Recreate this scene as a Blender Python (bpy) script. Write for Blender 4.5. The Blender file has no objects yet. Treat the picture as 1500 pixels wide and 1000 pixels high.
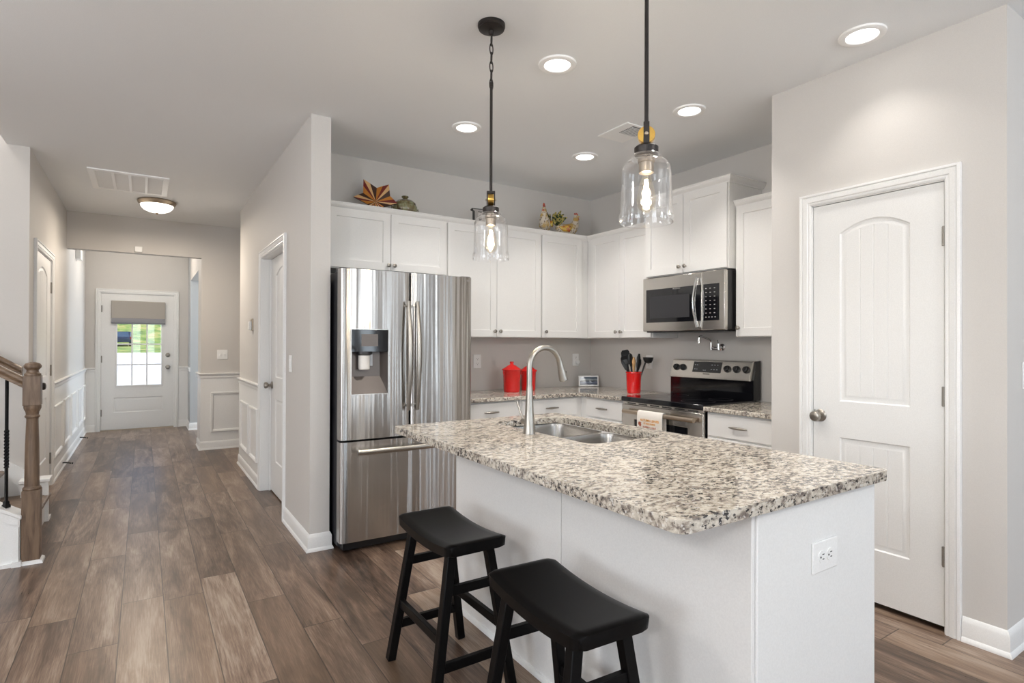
import bpy, bmesh, math, random
from mathutils import Vector, Matrix
from mathutils.geometry import tessellate_polygon
random.seed(4)
sc = bpy.context.scene
C = sc.collection
PI = math.pi

# ------------------------------------------------------------------ camera, world, exposure, large lights
F, YAW, PITCH, ROLL, CH = 826.88, 0.5779, 0.0044, 0.0033, 1.3026
fw = Vector((math.sin(YAW)*math.cos(PITCH), math.cos(YAW)*math.cos(PITCH), math.sin(PITCH)))
rt = Vector((math.cos(YAW), -math.sin(YAW), 0)); up = rt.cross(fw)
r2 = rt*math.cos(ROLL)+up*math.sin(ROLL); u2 = -rt*math.sin(ROLL)+up*math.cos(ROLL)
cam = bpy.data.cameras.new('camera'); cam.sensor_width = 36; cam.lens = F/1500*36
cam.clip_start = 0.02; cam.clip_end = 500
camo = bpy.data.objects.new('camera', cam); C.objects.link(camo)
camo.matrix_world = Matrix(((r2.x, u2.x, -fw.x, 0), (r2.y, u2.y, -fw.y, 0), (r2.z, u2.z, -fw.z, CH), (0, 0, 0, 1)))
sc.camera = camo

w = bpy.data.worlds.new('World'); sc.world = w; w.use_nodes = True
nt = w.node_tree; bg = nt.nodes['Background']
sky = nt.nodes.new('ShaderNodeTexSky'); sky.sky_type = 'NISHITA'; sky.sun_disc = False
sky.sun_elevation = math.radians(48); sky.sun_rotation = math.radians(90); sky.dust_density = 2.0
nt.links.new(sky.outputs[0], bg.inputs[0]); bg.inputs[1].default_value = 0.22

def light(name, kind, loc, energy, color=(1, 1, 1), rot=(0, 0, 0), **k):
    d = bpy.data.lights.new(name, kind); d.energy = energy; d.color = color
    for a, b in k.items(): setattr(d, a, b)
    o = bpy.data.objects.new(name, d); C.objects.link(o); o.location = loc; o.rotation_euler = rot
    return o
light('sun', 'SUN', (20, 20, 30), 2.3, (1, .96, .9), (math.radians(42), 0, math.radians(115)), angle=0.01)
DAY = (0.76, 0.88, 1.0)
WINX = (-2.6, 0.2, 3.1, 5.2)
for x in WINX:      # daylight entering by the three lights of each window in the wall behind the camera
    for dx in (-.42, 0, .42):
        light('window_daylight', 'AREA', (x+dx, -3.42, 1.35), 6.8, DAY, (math.radians(112), 0, 0), shape='RECTANGLE', size=.24, size_y=1.9)
for y in (-.02, .60, 1.22):
    light('window_daylight_left', 'AREA', (-3.93, y, 1.4), 15, (.90, .94, 1), (0, math.radians(-110), 0), shape='RECTANGLE', size=1.8, size_y=.42)  # unseen fill added at an assumed left window, brightening the island's stool side
light('dining_daylight', 'AREA', (3.9, 8.98, 1.4), 34, DAY, (0, math.radians(90), 0), shape='RECTANGLE', size=1.5, size_y=1.2)
light('stair_window_daylight', 'AREA', (-2.2, 4.9, 4.9), 22, (1, .96, .92), (0, 0, 0), shape='RECTANGLE', size=1.6, size_y=.8)  # unseen area light added to brighten the stairwell, no window above it
for x, y, e in ((-2.0, -1.0, 78), (2.2, -1.2, 34), (-1.9, 2.4, 32)):   # unseen point lights added behind and beside the camera to brighten the ceiling
    light('living_room_lamp', 'POINT', (x, y, 2.28), e, (1, .985, .97), shadow_soft_size=.16)
light('foyer_lamp', 'POINT', (-.06, 9.1, 2.5), 11, (1, .90, .78), shadow_soft_size=.12)
light('dining_daylight', 'AREA', (3.9, 8.98, 1.4), 38, DAY, (0, math.radians(90), 0), shape='RECTANGLE', size=1.5, size_y=1.2)
light('stair_window_daylight', 'AREA', (-2.2, 4.9, 4.9), 22, (1, .96, .92), (0, 0, 0), shape='RECTANGLE', size=1.6, size_y=.8)  # second copy of the added stairwell fill

vs = sc.view_settings
sc.display_settings.display_device = 'sRGB'
vs.view_transform = 'Standard'; vs.look = 'None'; vs.gamma = 1; vs.use_curve_mapping = False
vs.exposure = 0.5
cy = sc.cycles
cy.max_bounces = 10; cy.diffuse_bounces = 5; cy.glossy_bounces = 4; cy.transmission_bounces = 6; cy.transparent_max_bounces = 16
cy.caustics_reflective = False; cy.caustics_refractive = False; cy.sample_clamp_indirect = 6
cy.use_denoising = True

# ------------------------------------------------------------------ materials
class NT:
    def __init__(s, name):
        s.m = bpy.data.materials.new(name); s.m.use_nodes = True; s.t = s.m.node_tree
        s.b = s.t.nodes['Principled BSDF']; s.out = s.t.nodes['Material Output']
    def n(s, typ, ins=None, **at):
        nd = s.t.nodes.new('ShaderNode'+typ)
        for k, v in at.items(): setattr(nd, k, v)
        for k, v in (ins or {}).items():
            if isinstance(v, bpy.types.NodeSocket): s.t.links.new(v, nd.inputs[k])
            else: nd.inputs[k].default_value = v
        return nd
    def math(s, op, a, b=0.0, c=None):
        d = {0: a, 1: b}
        if c is not None: d[2] = c
        return s.n('Math', d, operation=op).outputs[0]
    def ramp(s, fac, stops, interp='LINEAR'):
        r = s.n('ValToRGB', {0: fac}); r.color_ramp.interpolation = interp
        el = r.color_ramp.elements
        while len(el) < len(stops): el.new(0.5)
        for e, (p, c) in zip(el, stops):
            e.position = p; e.color = (*c, 1) if len(c) == 3 else c
        return r.outputs[0]
    def mix(s, f, a, b, blend='MIX'):
        nd = s.n('Mix', data_type='RGBA', blend_type=blend)
        for i, v in ((0, f), (6, a), (7, b)):
            if isinstance(v, bpy.types.NodeSocket): s.t.links.new(v, nd.inputs[i])
            else: nd.inputs[i].default_value = v if not isinstance(v, tuple) or len(v) == 4 else (*v, 1)
        return nd.outputs[2]
    def coord(s, scale=(1, 1, 1), loc=(0, 0, 0)):
        tc = s.n('TexCoord'); return s.n('Mapping', {0: tc.outputs['Object'], 1: loc, 3: scale}).outputs[0]
    def set(s, **k):
        for a, v in k.items():
            a = {'base': 'Base Color', 'rough': 'Roughness', 'metal': 'Metallic', 'spec': 'Specular IOR Level', 'coat': 'Coat Weight', 'coatr': 'Coat Roughness',
                 'emit': 'Emission Color', 'es': 'Emission Strength', 'ior': 'IOR', 'trans': 'Transmission Weight', 'aniso': 'Anisotropic', 'sheen': 'Sheen Weight'}[a]
            if isinstance(v, bpy.types.NodeSocket): s.t.links.new(v, s.b.inputs[a])
            else: s.b.inputs[a].default_value = (*v, 1) if isinstance(v, tuple) and len(v) == 3 else v
    def bump(s, h, strength=.2, dist=.01):
        b = s.n('Bump', {'Height': h, 'Strength': strength, 'Distance': dist}); s.t.links.new(b.outputs[0], s.b.inputs['Normal'])

def plain(name, col, rough=.5, metal=0, bump=0, bscale=200, **k):
    t = NT(name); t.set(base=col, rough=rough, metal=metal, **k)
    nz = t.n('TexNoise', {'Vector': t.coord(), 'Scale': bscale, 'Detail': 2})
    v = t.ramp(nz.outputs[0], [(.3, tuple(c*.97 for c in col)), (.7, tuple(min(1, c*1.03) for c in col))])
    t.set(base=v)
    if bump: t.bump(nz.outputs[0], bump, .002)
    return t.m

M = {}
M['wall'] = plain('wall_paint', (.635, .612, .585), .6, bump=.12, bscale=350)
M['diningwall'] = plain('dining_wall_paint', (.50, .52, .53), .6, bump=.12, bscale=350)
M['ceil'] = plain('ceiling_paint', (.86, .875, .885), .8, bump=.1, bscale=300)
M['trim'] = plain('white_trim_paint', (.83, .83, .82), .35)
M['door'] = plain('white_door_paint', (.82, .82, .81), .38)
M['cab'] = plain('white_cabinet_paint', (.84, .83, .81), .35)
M['island'] = plain('island_panel_paint', (.80, .79, .775), .4)
M['plastic'] = plain('white_plastic', (.88, .88, .87), .3)
M['fixture'] = plain('white_fixture_enamel', (.93, .93, .92), .35)
M['black'] = plain('black_plastic', (.012, .012, .013), .35)
M['blackgloss'] = plain('black_glass', (.006, .006, .008), .06, spec=.6)
M['darkslot'] = plain('dark_slot', (.03, .03, .03), .6)
M['nickel'] = plain('brushed_nickel', (.37, .345, .31), .30, 1)
M['chrome'] = plain('chrome', (.72, .72, .72), .08, 1)
M['bronze'] = plain('dark_bronze', (.035, .03, .028), .4, .6)
M['hinge'] = plain('hinge_metal', (.33, .31, .28), .4, .9)
M['socket'] = plain('socket_metal', (.27, .235, .20), .35, 1)
M['brass'] = plain('antique_brass', (.58, .36, .09), .28, 1)
M['goldtrim'] = plain('champagne_metal', (.50, .42, .33), .3, 1)
M['stoolblack'] = plain('black_lacquer', (.006, .0055, .0055), .30, spec=.09)
M['redglaze'] = plain('red_glaze', (.68, .008, .008), .12, coat=.6)
M['spoonwood'] = plain('light_wood', (.55, .33, .15), .5)
M['fridgeside'] = plain('fridge_side_grey', (.045, .045, .05), .4, .3)
M['recessgrey'] = plain('dispenser_grey', (.13, .11, .10), .35, .4)
M['lens'] = plain('lit_diffuser', (.9, .9, .9), .5, emit=(1, .97, .92), es=4)
M['bowl'] = plain('lit_alabaster_glass', (.9, .88, .84), .35, emit=(1, .93, .82), es=1.7)
M['filament'] = plain('lit_filament', (1, .9, .7), .5, emit=(1, .83, .55), es=55)
M['ribbed'] = plain('nozzle_white', (.75, .72, .68), .3)
M['screen'] = None
M['iron'] = plain('black_iron', (.012, .012, .013), .45, .4)
M['fabricshade'] = plain('linen_shade', (.42, .39, .35), .9, bump=.5, bscale=500)
M['shadelining'] = plain('shade_grey_hem', (.27, .27, .29), .9)
M['towel'] = plain('towel_cotton', (.80, .76, .70), .95, bump=.6, bscale=600)
M['orange'] = plain('orange_print', (.75, .36, .07), .9)
M['brownprint'] = plain('rust_print', (.38, .10, .05), .9)
M['gold'] = plain('gold_print', (.62, .42, .03), .9)
M['letterwhite'] = plain('distressed_white', (.33, .31, .29), .7, bump=.5, bscale=80)
M['letterdark'] = plain('letter_dark', (.03, .028, .026), .6)
M['comb'] = plain('rooster_red', (.48, .07, .03), .35)
M['beak'] = plain('rooster_beak', (.7, .45, .12), .4)
M['button'] = plain('keypad_print', (.42, .41, .40), .4)
M['display'] = plain('display_print', (.5, .52, .55), .4)
M['street'] = plain('pale_concrete', (.72, .74, .78), .9)
M['carpaint'] = plain('dark_blue_car_paint', (.035, .06, .12), .25, .4)
M['carglass'] = plain('car_glass', (.10, .16, .26), .08)
M['tyre'] = plain('tyre_rubber', (.02, .02, .02), .8)
M['redlamp'] = plain('tail_lamp', (.4, .02, .02), .3)

def steel(name, base, rough, sx, sy, sz, amp, streak, aniso=0):
    t = NT(name)
    big = t.n('TexNoise', {'Vector': t.coord((sx, sy, sz)), 'Scale': 1, 'Detail': 2, 'Roughness': .5})
    fine = t.n('TexNoise', {'Vector': t.coord(streak), 'Scale': 1, 'Detail': 3})
    t.set(base=base, metal=1, rough=t.math('ADD', rough-.03, t.math('MULTIPLY', fine.outputs[0], .07)))
    t.bump(big.outputs[0], amp, .02)
    if aniso:   # horizontal brushing stretches reflections vertically
        t.set(aniso=aniso); t.t.links.new(t.n('CombineXYZ', {0: 0, 1: 0, 2: 1}).outputs[0], t.b.inputs['Tangent'])
    return t.m
M['steel'] = steel('fridge_stainless', (.46, .44, .42), .24, 13, 3, .3, .5, (3, 3, 400), .93)
M['steelh'] = steel('appliance_stainless', (.60, .57, .53), .24, 1, 1, 1, .03, (3, 3, 500), .8)
M['sink'] = steel('sink_stainless', (.40, .38, .355), .25, 3, 3, 3, .02, (3, 90, 90))

def glassmat(name, tint=(1, 1, 1), lo=.04, hi=.9, power=3.5, gl=.02):
    t = NT(name); t.t.nodes.remove(t.b)
    tr = t.n('BsdfTransparent', {0: (*tint, 1)}); g = t.n('BsdfGlossy', {0: (1, 1, 1, 1), 'Roughness': gl})
    lw = t.n('LayerWeight', {0: .5})
    f = t.math('ADD', lo, t.math('MULTIPLY', t.math('POWER', lw.outputs['Facing'], power), hi))
    mx = t.n('MixShader', {0: f, 1: tr.outputs[0], 2: g.outputs[0]})
    t.t.links.new(mx.outputs[0], t.out.inputs[0]); return t.m
M['glass'] = glassmat('clear_shade_glass', (.985, .985, .985), .035, .9, 2.3)
M['pane'] = glassmat('window_glass', (.97, .98, .98), .03, .6, 4)
M['bulbglass'] = glassmat('bulb_glass', (1, .97, .9), .05, .5, 2.5)

# floor planks running down the hall
t = NT('plank_floor')
tc = t.n('TexCoord').outputs['Object']; sp = t.n('SeparateXYZ', {0: tc}); X, Y = sp.outputs[0], sp.outputs[1]
PW, PL = .1765, 1.22
u = t.math('DIVIDE', t.math('SUBTRACT', X, .0905), PW); row = t.math('FLOOR', u); fu = t.math('FRACT', u)
ro = t.n('TexWhiteNoise', {'W': row}, noise_dimensions='1D').outputs['Value']
vv = t.math('ADD', t.math('DIVIDE', Y, PL), t.math('MULTIPLY', ro, 7.3)); pk = t.math('FLOOR', vv); fv = t.math('FRACT', vv)
idv = t.n('CombineXYZ', {0: row, 1: pk, 2: 3.7}).outputs[0]
pid = t.n('TexWhiteNoise', {'Vector': idv}, noise_dimensions='3D')
pv, pc = pid.outputs['Value'], pid.outputs['Color']
off = t.n('VectorMath', {0: pc, 1: (37, 91, 53)}, operation='MULTIPLY').outputs[0]
gv = t.n('CombineXYZ', {0: t.math('MULTIPLY', X, 10), 1: t.math('MULTIPLY', Y, 1.5), 2: 0}).outputs[0]
gv = t.n('VectorMath', {0: gv, 1: off}, operation='ADD').outputs[0]
g1 = t.n('TexNoise', {'Vector': gv, 'Scale': 1, 'Detail': 6, 'Roughness': .65, 'Distortion': .6}).outputs[0]
gf = t.n('CombineXYZ', {0: t.math('MULTIPLY', X, 210), 1: t.math('MULTIPLY', Y, 7), 2: 0}).outputs[0]
gf = t.n('VectorMath', {0: gf, 1: off}, operation='ADD').outputs[0]
g2 = t.n('TexNoise', {'Vector': gf, 'Scale': 1, 'Detail': 4, 'Roughness': .6}).outputs[0]
tone = t.math('ADD', t.math('MULTIPLY', g1, 1.3), t.math('ADD', t.math('MULTIPLY', g2, .72), t.math('MULTIPLY', pv, .34)))
col = t.ramp(t.math('SUBTRACT', tone, .73), [(.14, (.034, .021, .015)), (.35, (.110, .070, .050)), (.55, (.225, .153, .110)), (.78, (.39, .31, .245))])
hue = t.mix(t.math('MULTIPLY', t.n('SeparateColor', {0: pc}).outputs[1], .35), col, (.24, .155, .095), 'MIX')
eu = t.math('MINIMUM', fu, t.math('SUBTRACT', 1, fu)); ev = t.math('MINIMUM', fv, t.math('SUBTRACT', 1, fv))
gap = t.math('MAXIMUM', t.math('LESS_THAN', eu, .011), t.math('LESS_THAN', ev, .0018))
t.set(base=t.mix(t.math('MULTIPLY', gap, .75), hue, (.02, .014, .011)), rough=t.math('ADD', .23, t.math('MULTIPLY', g2, .16)), spec=.45)
t.bump(t.math('SUBTRACT', t.math('MULTIPLY', g2, .35), gap), .25, .0015)
M['floor'] = t.m

# oak stair wood
def wood(name, a, b, sc_):
    t = NT(name); n = t.n('TexNoise', {'Vector': t.coord(sc_), 'Scale': 1, 'Detail': 5, 'Roughness': .6, 'Distortion': .5}).outputs[0]
    t.set(base=t.ramp(n, [(.3, a), (.7, b)]), rough=.38); t.bump(n, .15, .002); return t.m
M['oak'] = wood('stained_oak', (.085, .052, .033), (.215, .145, .095), (60, 60, 5))
M['oakh'] = wood('stained_oak_rail', (.10, .062, .038), (.245, .165, .105), (5, 60, 60))

# granite
t = NT('granite')
co = t.n('Mapping', {0: t.n('TexCoord').outputs['Object'], 2: (0, 0, math.radians(33)), 3: (.6, 1.05, 1)}).outputs[0]
wr = t.n('TexNoise', {'Vector': co, 'Scale': 26, 'Detail': 3}).outputs['Color']
cw = t.n('VectorMath', {0: co, 1: t.n('VectorMath', {0: wr, 1: (.025, .025, .025)}, operation='MULTIPLY').outputs[0]}, operation='ADD').outputs[0]
n1 = t.n('TexNoise', {'Vector': cw, 'Scale': 58, 'Detail': 5, 'Roughness': .62}).outputs[0]
n2 = t.n('TexNoise', {'Vector': t.n('VectorMath', {0: co, 1: (5, 3, 1)}, operation='ADD').outputs[0], 'Scale': 98, 'Detail': 4, 'Roughness': .6}).outputs[0]
n3 = t.n('TexNoise', {'Vector': t.coord((1, 1, 1), (9, 1, 4)), 'Scale': 5.5, 'Detail': 3}).outputs[0]
base = t.ramp(n1, [(.34, (.15, .125, .115)), (.42, (.27, .23, .195)), (.50, (.50, .45, .38)), (.63, (.66, .61, .53))])
dk = t.ramp(t.math('ADD', n2, t.math('MULTIPLY', t.math('SUBTRACT', n3, .5), .35)), [(.385, (1, 1, 1)), (.445, (0, 0, 0))])
c1 = t.mix(dk, base, (.040, .037, .038))
wh = t.ramp(t.n('TexNoise', {'Vector': t.coord((1, 1, 1), (2, 7, 3)), 'Scale': 85, 'Detail': 3}).outputs[0], [(.60, (0, 0, 0)), (.66, (.8, .8, .8))])
c2 = t.mix(wh, c1, (.70, .68, .64))
t.set(base=c2, rough=.09, spec=.5)
M['granite'] = t.m

# painted poultry body, tail feathers, pottery, grass, picture
t = NT('rooster_body_glaze'); v = t.n('TexVoronoi', {'Vector': t.coord(), 'Scale': 60}).outputs['Distance']
c = t.ramp(v, [(.22, (.10, .07, .05)), (.42, (.62, .55, .45))]); z = t.n('TexNoise', {'Vector': t.coord(), 'Scale': 14}).outputs[0]
t.set(base=t.mix(t.ramp(z, [(.52, (0, 0, 0)), (.62, (1, 1, 1))]), c, (.50, .33, .10)), rough=.25); M['rooster'] = t.m
t = NT('rooster_tail_glaze'); v = t.n('TexVoronoi', {'Vector': t.coord(), 'Scale': 55}).outputs['Distance']
t.set(base=t.ramp(v, [(.2, (.01, .012, .01)), (.4, (.03, .075, .03)), (.62, (.42, .34, .10))]), rough=.25); M['tail'] = t.m
t = NT('rooster_wing_glaze'); v = t.n('TexNoise', {'Vector': t.coord(), 'Scale': 30}).outputs[0]
t.set(base=t.ramp(v, [(.38, (.35, .06, .02)), (.5, (.60, .36, .04)), (.62, (.55, .45, .12))]), rough=.25); M['wing'] = t.m
t = NT('olive_pottery_glaze'); v = t.n('TexNoise', {'Vector': t.coord((1, 1, .5)), 'Scale': 26, 'Detail': 4}).outputs[0]
t.set(base=t.ramp(v, [(.36, (.07, .04, .02)), (.5, (.17, .14, .06)), (.64, (.27, .28, .17))]), rough=.12, coat=.5); M['pottery'] = t.m
t = NT('hill_grass'); v = t.n('TexNoise', {'Vector': t.coord((.7, .7, 2.5)), 'Scale': 1.0, 'Detail': 5, 'Roughness': .65}).outputs[0]
t.set(base=t.ramp(v, [(.36, (.07, .14, .02)), (.5, (.22, .34, .06)), (.62, (.48, .42, .14))]), rough=1); M['grass'] = t.m
t = NT('seascape_picture'); z = t.n('SeparateXYZ', {0: t.n('TexCoord').outputs['Generated']}).outputs[2]
nz = t.n('TexNoise', {'Vector': t.coord((18, 18, 90)), 'Scale': 1, 'Detail': 4}).outputs[0]
t.set(base=t.ramp(t.math('ADD', z, t.math('MULTIPLY', t.math('SUBTRACT', nz, .5), .35)),
      [(.0, (.04, .06, .10)), (.35, (.20, .24, .31)), (.47, (.03, .035, .04)), (.6, (.35, .40, .42)), (.85, (.10, .13, .17))]), rough=.1)
M['picture'] = t.m
for nm, c_ in (('star_cream', (.66, .40, .18)), ('star_orange', (.50, .19, .025)), ('star_red', (.15, .012, .010)), ('star_dark', (.05, .018, .010))):
    M[nm] = plain(nm, c_, .45, bump=.1, bscale=60)

# ------------------------------------------------------------------ mesh helpers
ID = Matrix.Identity(4)
def Mx(rows): return Matrix(rows)
MR = Mx(((0, 1, 0, 0), (-1, 0, 0, 0), (0, 0, 1, 0), (0, 0, 0, 1)))    # faces -X : local (-y, x)
ML = Mx(((0, -1, 0, 0), (1, 0, 0, 0), (0, 0, 1, 0), (0, 0, 0, 1)))    # faces +X : local (y, -x)

class MB:
    def __init__(s, M_=ID): s.v = []; s.f = []; s.mi = []; s.M = M_; s.cur = 0
    def add(s, vs_, fs):
        o = len(s.v); s.v += [s.M @ Vector(p) for p in vs_]
        for f in fs: s.f.append([i+o for i in f]); s.mi.append(s.cur)
        return s
    def box(s, x0, x1, y0, y1, z0, z1):
        return s.add([(x0, y0, z0), (x1, y0, z0), (x1, y1, z0), (x0, y1, z0), (x0, y0, z1), (x1, y0, z1), (x1, y1, z1), (x0, y1, z1)],
                     [(0, 3, 2, 1), (4, 5, 6, 7), (0, 1, 5, 4), (1, 2, 6, 5), (2, 3, 7, 6), (3, 0, 4, 7)])
    def loft(s, rings, cap0=True, cap1=True, closed=False):
        n = len(rings[0]); vs_ = [p for r in rings for p in r]; fs = []
        m = len(rings)
        for k in range(m if closed else m-1):
            a, b = k*n, ((k+1) % m)*n
            for i in range(n):
                j = (i+1) % n; fs.append((a+i, a+j, b+j, b+i))
        if not closed:
            if cap0: fs.append(tuple(range(n))[::-1])
            if cap1: fs.append(tuple((m-1)*n+i for i in range(n)))
        return s.add(vs_, fs)
    def tube(s, pts, rad, seg=12, caps=True, sq=None, twist=0):
        pts = [Vector(p) for p in pts]
        if not isinstance(rad, (list, tuple)): rad = [rad]*len(pts)
        rings = []; nrm = None
        for i, p in enumerate(pts):
            a = pts[max(0, i-1)]; b = pts[min(len(pts)-1, i+1)]; d = (b-a).normalized()
            if nrm is None:
                nrm = Vector((0, 0, 1)) if abs(d.z) < .9 else Vector((1, 0, 0))
            nrm = (nrm - d*nrm.dot(d)).normalized(); bn = d.cross(nrm)
            sx, sy = sq if sq else (1, 1)
            rings.append([tuple(p + nrm*(math.cos(q)*rad[i]*sx)+bn*(math.sin(q)*rad[i]*sy)) for q in [2*PI*k/seg+twist for k in range(seg)]])
        return s.loft(rings, caps, caps)
    def bar(s, a, b, wx, wy, ref=(0, 0, 1)):
        a, b = Vector(a), Vector(b); d = (b-a).normalized(); r = Vector(ref)
        n = (r-d*r.dot(d)).normalized(); bn = d.cross(n)
        q = [(-1, -1), (1, -1), (1, 1), (-1, 1)]
        return s.loft([[tuple(p+n*(i*wx/2)+bn*(j*wy/2)) for i, j in q] for p in (a, b)])
    def lathe(s, prof, c=(0, 0, 0), seg=24, axis='z', caps=True, sx=1, sy=1):
        rings = []
        for r, h in prof:
            ring = []
            for k in range(seg):
                q = 2*PI*k/seg; a, b = r*math.cos(q)*sx, r*math.sin(q)*sy
                if axis == 'z': p = (c[0]+a, c[1]+b, c[2]+h)
                elif axis == 'y': p = (c[0]+a, c[1]-h, c[2]+b)     # h goes out along -y
                else: p = (c[0]+h, c[1]+a, c[2]+b)
                ring.append(p)
            rings.append(ring)
        return s.loft(rings, caps, caps)
    def sph(s, c, rx, ry, rz, seg=16, rg=10):
        rings = []
        for i in range(rg+1):
            th = PI*(i+.02*(i == 0)-.02*(i == rg))/rg
            rings.append([(c[0]+rx*math.sin(th)*math.cos(2*PI*k/seg), c[1]+ry*math.sin(th)*math.sin(2*PI*k/seg), c[2]-rz*math.cos(th)) for k in range(seg)])
        return s.loft(rings)
    def prism(s, poly, a, b, holes=(), plane='xz'):
        """poly extruded between a and b along the axis normal to plane"""
        mp = {'xz': lambda u, v, w_: (u, w_, v), 'xy': lambda u, v, w_: (u, v, w_), 'yz': lambda u, v, w_: (w_, u, v)}[plane]
        loops = [poly]+list(holes)
        flat = [p for l in loops for p in l]
        tri = tessellate_polygon([[Vector((p[0], p[1], 0)) for p in l] for l in loops])
        n = len(flat)
        s.add([mp(p[0], p[1], a) for p in flat]+[mp(p[0], p[1], b) for p in flat],
              [tuple(t_) for t_ in tri]+[tuple(i+n for i in reversed(t_)) for t_ in tri] +
              [q for q in s._walls(loops, n)])
        return s
    def _walls(s, loops, n):
        o = 0; r = []
        for l in loops:
            k = len(l)
            for i in range(k):
                j = (i+1) % k; r.append((o+i, o+j, o+j+n, o+i+n))
            o += k
        return r
    def sweep(s, pts, prof, side=1, closed=False, frame=None):
        frame = frame or (lambda a, b, c: (a, b, c))
        pts = [Vector(p) for p in pts]; n = len(pts); rings = []
        def nm(i, j):
            d = (pts[j]-pts[i]).normalized(); return Vector((-d.y, d.x))*side
        for i in range(n):
            if closed: n1, n2 = nm(i-1, i), nm(i, (i+1) % n)
            else:
                n1 = nm(i-1, i) if i > 0 else nm(0, 1); n2 = nm(i, i+1) if i < n-1 else n1
            m_ = (n1+n2)/(1+n1.dot(n2))
            rings.append([frame(pts[i].x+m_.x*o, pts[i].y+m_.y*o, c) for o, c in prof])
        return s.loft(rings, closed=closed)
    def build(s, name, mats, parent=None, bevel=0, seg=2, smooth=35, sub=0):
        me = bpy.data.meshes.new(name); me.from_pydata([tuple(v) for v in s.v], [], s.f)
        mats = mats if isinstance(mats, (list, tuple)) else [mats]
        for m_ in mats: me.materials.append(M[m_])
        me.polygons.foreach_set('material_index', s.mi)
        bm = bmesh.new(); bm.from_mesh(me); bmesh.ops.recalc_face_normals(bm, faces=bm.faces); bm.to_mesh(me); bm.free()
        if smooth:
            me.shade_smooth(); me.set_sharp_from_angle(angle=math.radians(smooth))
        o = bpy.data.objects.new(name, me); C.objects.link(o)
        if bevel:
            b = o.modifiers.new('bevel', 'BEVEL'); b.width = bevel; b.segments = seg; b.limit_method = 'ANGLE'; b.angle_limit = math.radians(40)
        if sub:
            b = o.modifiers.new('sub', 'SUBSURF'); b.levels = sub; b.render_levels = sub
        par(o, parent); return o

def par(o, parent):
    if parent is not None:
        o.parent = parent
        if parent.type == 'EMPTY': o.matrix_parent_inverse = Matrix.Translation(-Vector(parent.location))
    return o
def tag(o, label=None, cat=None, group=None, kind=None):
    if label: o['label'] = label
    if cat: o['category'] = cat
    if group: o['group'] = group
    if kind: o['kind'] = kind
    return o
def thing(name, label, cat, loc, group=None):
    o = bpy.data.objects.new(name, None); C.objects.link(o); o.location = loc; o.empty_display_size = .1
    return tag(o, label, cat, group)
def struct(o): o['kind'] = 'structure'; return o
def dup(root, loc, rz=0, label=None):
    r = root.copy(); C.objects.link(r); r.location = loc; r.rotation_euler = (0, 0, rz)
    if label: r['label'] = label
    def rec(src, dst):
        for ch in [c for c in C.objects if c.parent == src]:
            c = ch.copy(); C.objects.link(c); inv = ch.matrix_parent_inverse.copy(); c.parent = dst; c.matrix_parent_inverse = inv; rec(ch, c)
    rec(root, r); return r
def text(body, M_, loc, size, mat, parent, name='lettering', ext=.0004, align='CENTER', face='-y', bold=0):
    cu = bpy.data.curves.new(name, 'FONT'); cu.body = body; cu.size = size; cu.extrude = ext; cu.align_x = align; cu.align_y = 'CENTER'; cu.offset = bold
    cu.materials.append(M[mat])
    o = bpy.data.objects.new(name, cu); C.objects.link(o)
    R = Matrix.Rotation(PI/2, 4, 'X')
    me = bpy.data.meshes.new_from_object(o.evaluated_get(bpy.context.evaluated_depsgraph_get())); me.name = name
    C.objects.unlink(o); bpy.data.objects.remove(o)
    me.transform(M_ @ Matrix.Translation(loc) @ R)
    o = bpy.data.objects.new(name, me); C.objects.link(o)
    par(o, parent); return o

# ------------------------------------------------------------------ setting
H = 2.743
XL, YS, YC, YD = -.711, 5.431, 7.806, 10.213
XH, XF, YN, YB = .873, .9956, 3.6506, 4.322
XP, YP0, YP1, XR = 3.042, .851, 1.915, 3.7605
XE, YE = -4.0, -3.5        # far ends of the living room behind the camera
struct(MB().box(XE-.1, 7.1, YE-.1, YD+.1, -.06, 0).build('floor', 'floor'))
# ceiling with the stairwell opening
c = MB(); h0, h1 = H, H+.12
c.box(XE-.1, 7.1, YE-.1, 4.40, h0, h1); c.box(-.842, 7.1, 4.40, YD+.1, h0, h1); c.box(XE-.1, -.842, YS+.12, YD+.1, h0, h1)
struct(c.build('ceiling', 'ceil'))
# left hall wall (faces +X) with a closet door opening, plus the stair wall round the corner
dl0, dl1, DH = 5.695, 6.615, 2.045
wl = MB()
wl.box(XL-.12, XL, YS, dl0, 0, H); wl.box(XL-.12, XL, dl1, YD+.05, 0, H); wl.box(XL-.12, XL, dl0, dl1, DH, H)
struct(wl.build('wall_left', 'wall'))
ws = MB(); ws.box(XE, XL-.12, YS, YS+.12, 0, 5.2); ws.box(XL-.12, XL, YS, YS+.12, H+.12, 5.2)
ws.box(-.842, -.72, 4.28, YS+.12, H+.12, 5.2); ws.box(XE, -.842, 4.28, 4.40, H+.12, 5.2); ws.box(XE-.12, XE, 4.28, YS+.12, H+.12, 5.2); ws.box(XE-.12, -.72, 4.28, YS+.12, 5.2, 5.3)
struct(ws.build('wall_stair', 'wall'))
struct(MB().box(-1.7, -1.6, 5.6, 6.7, 0, H).box(-1.7, XL-.12, 5.56, 5.6, 0, H).box(-1.7, XL-.12, 6.7, 6.74, 0, H).build('wall_closet', 'wall'))
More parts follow.
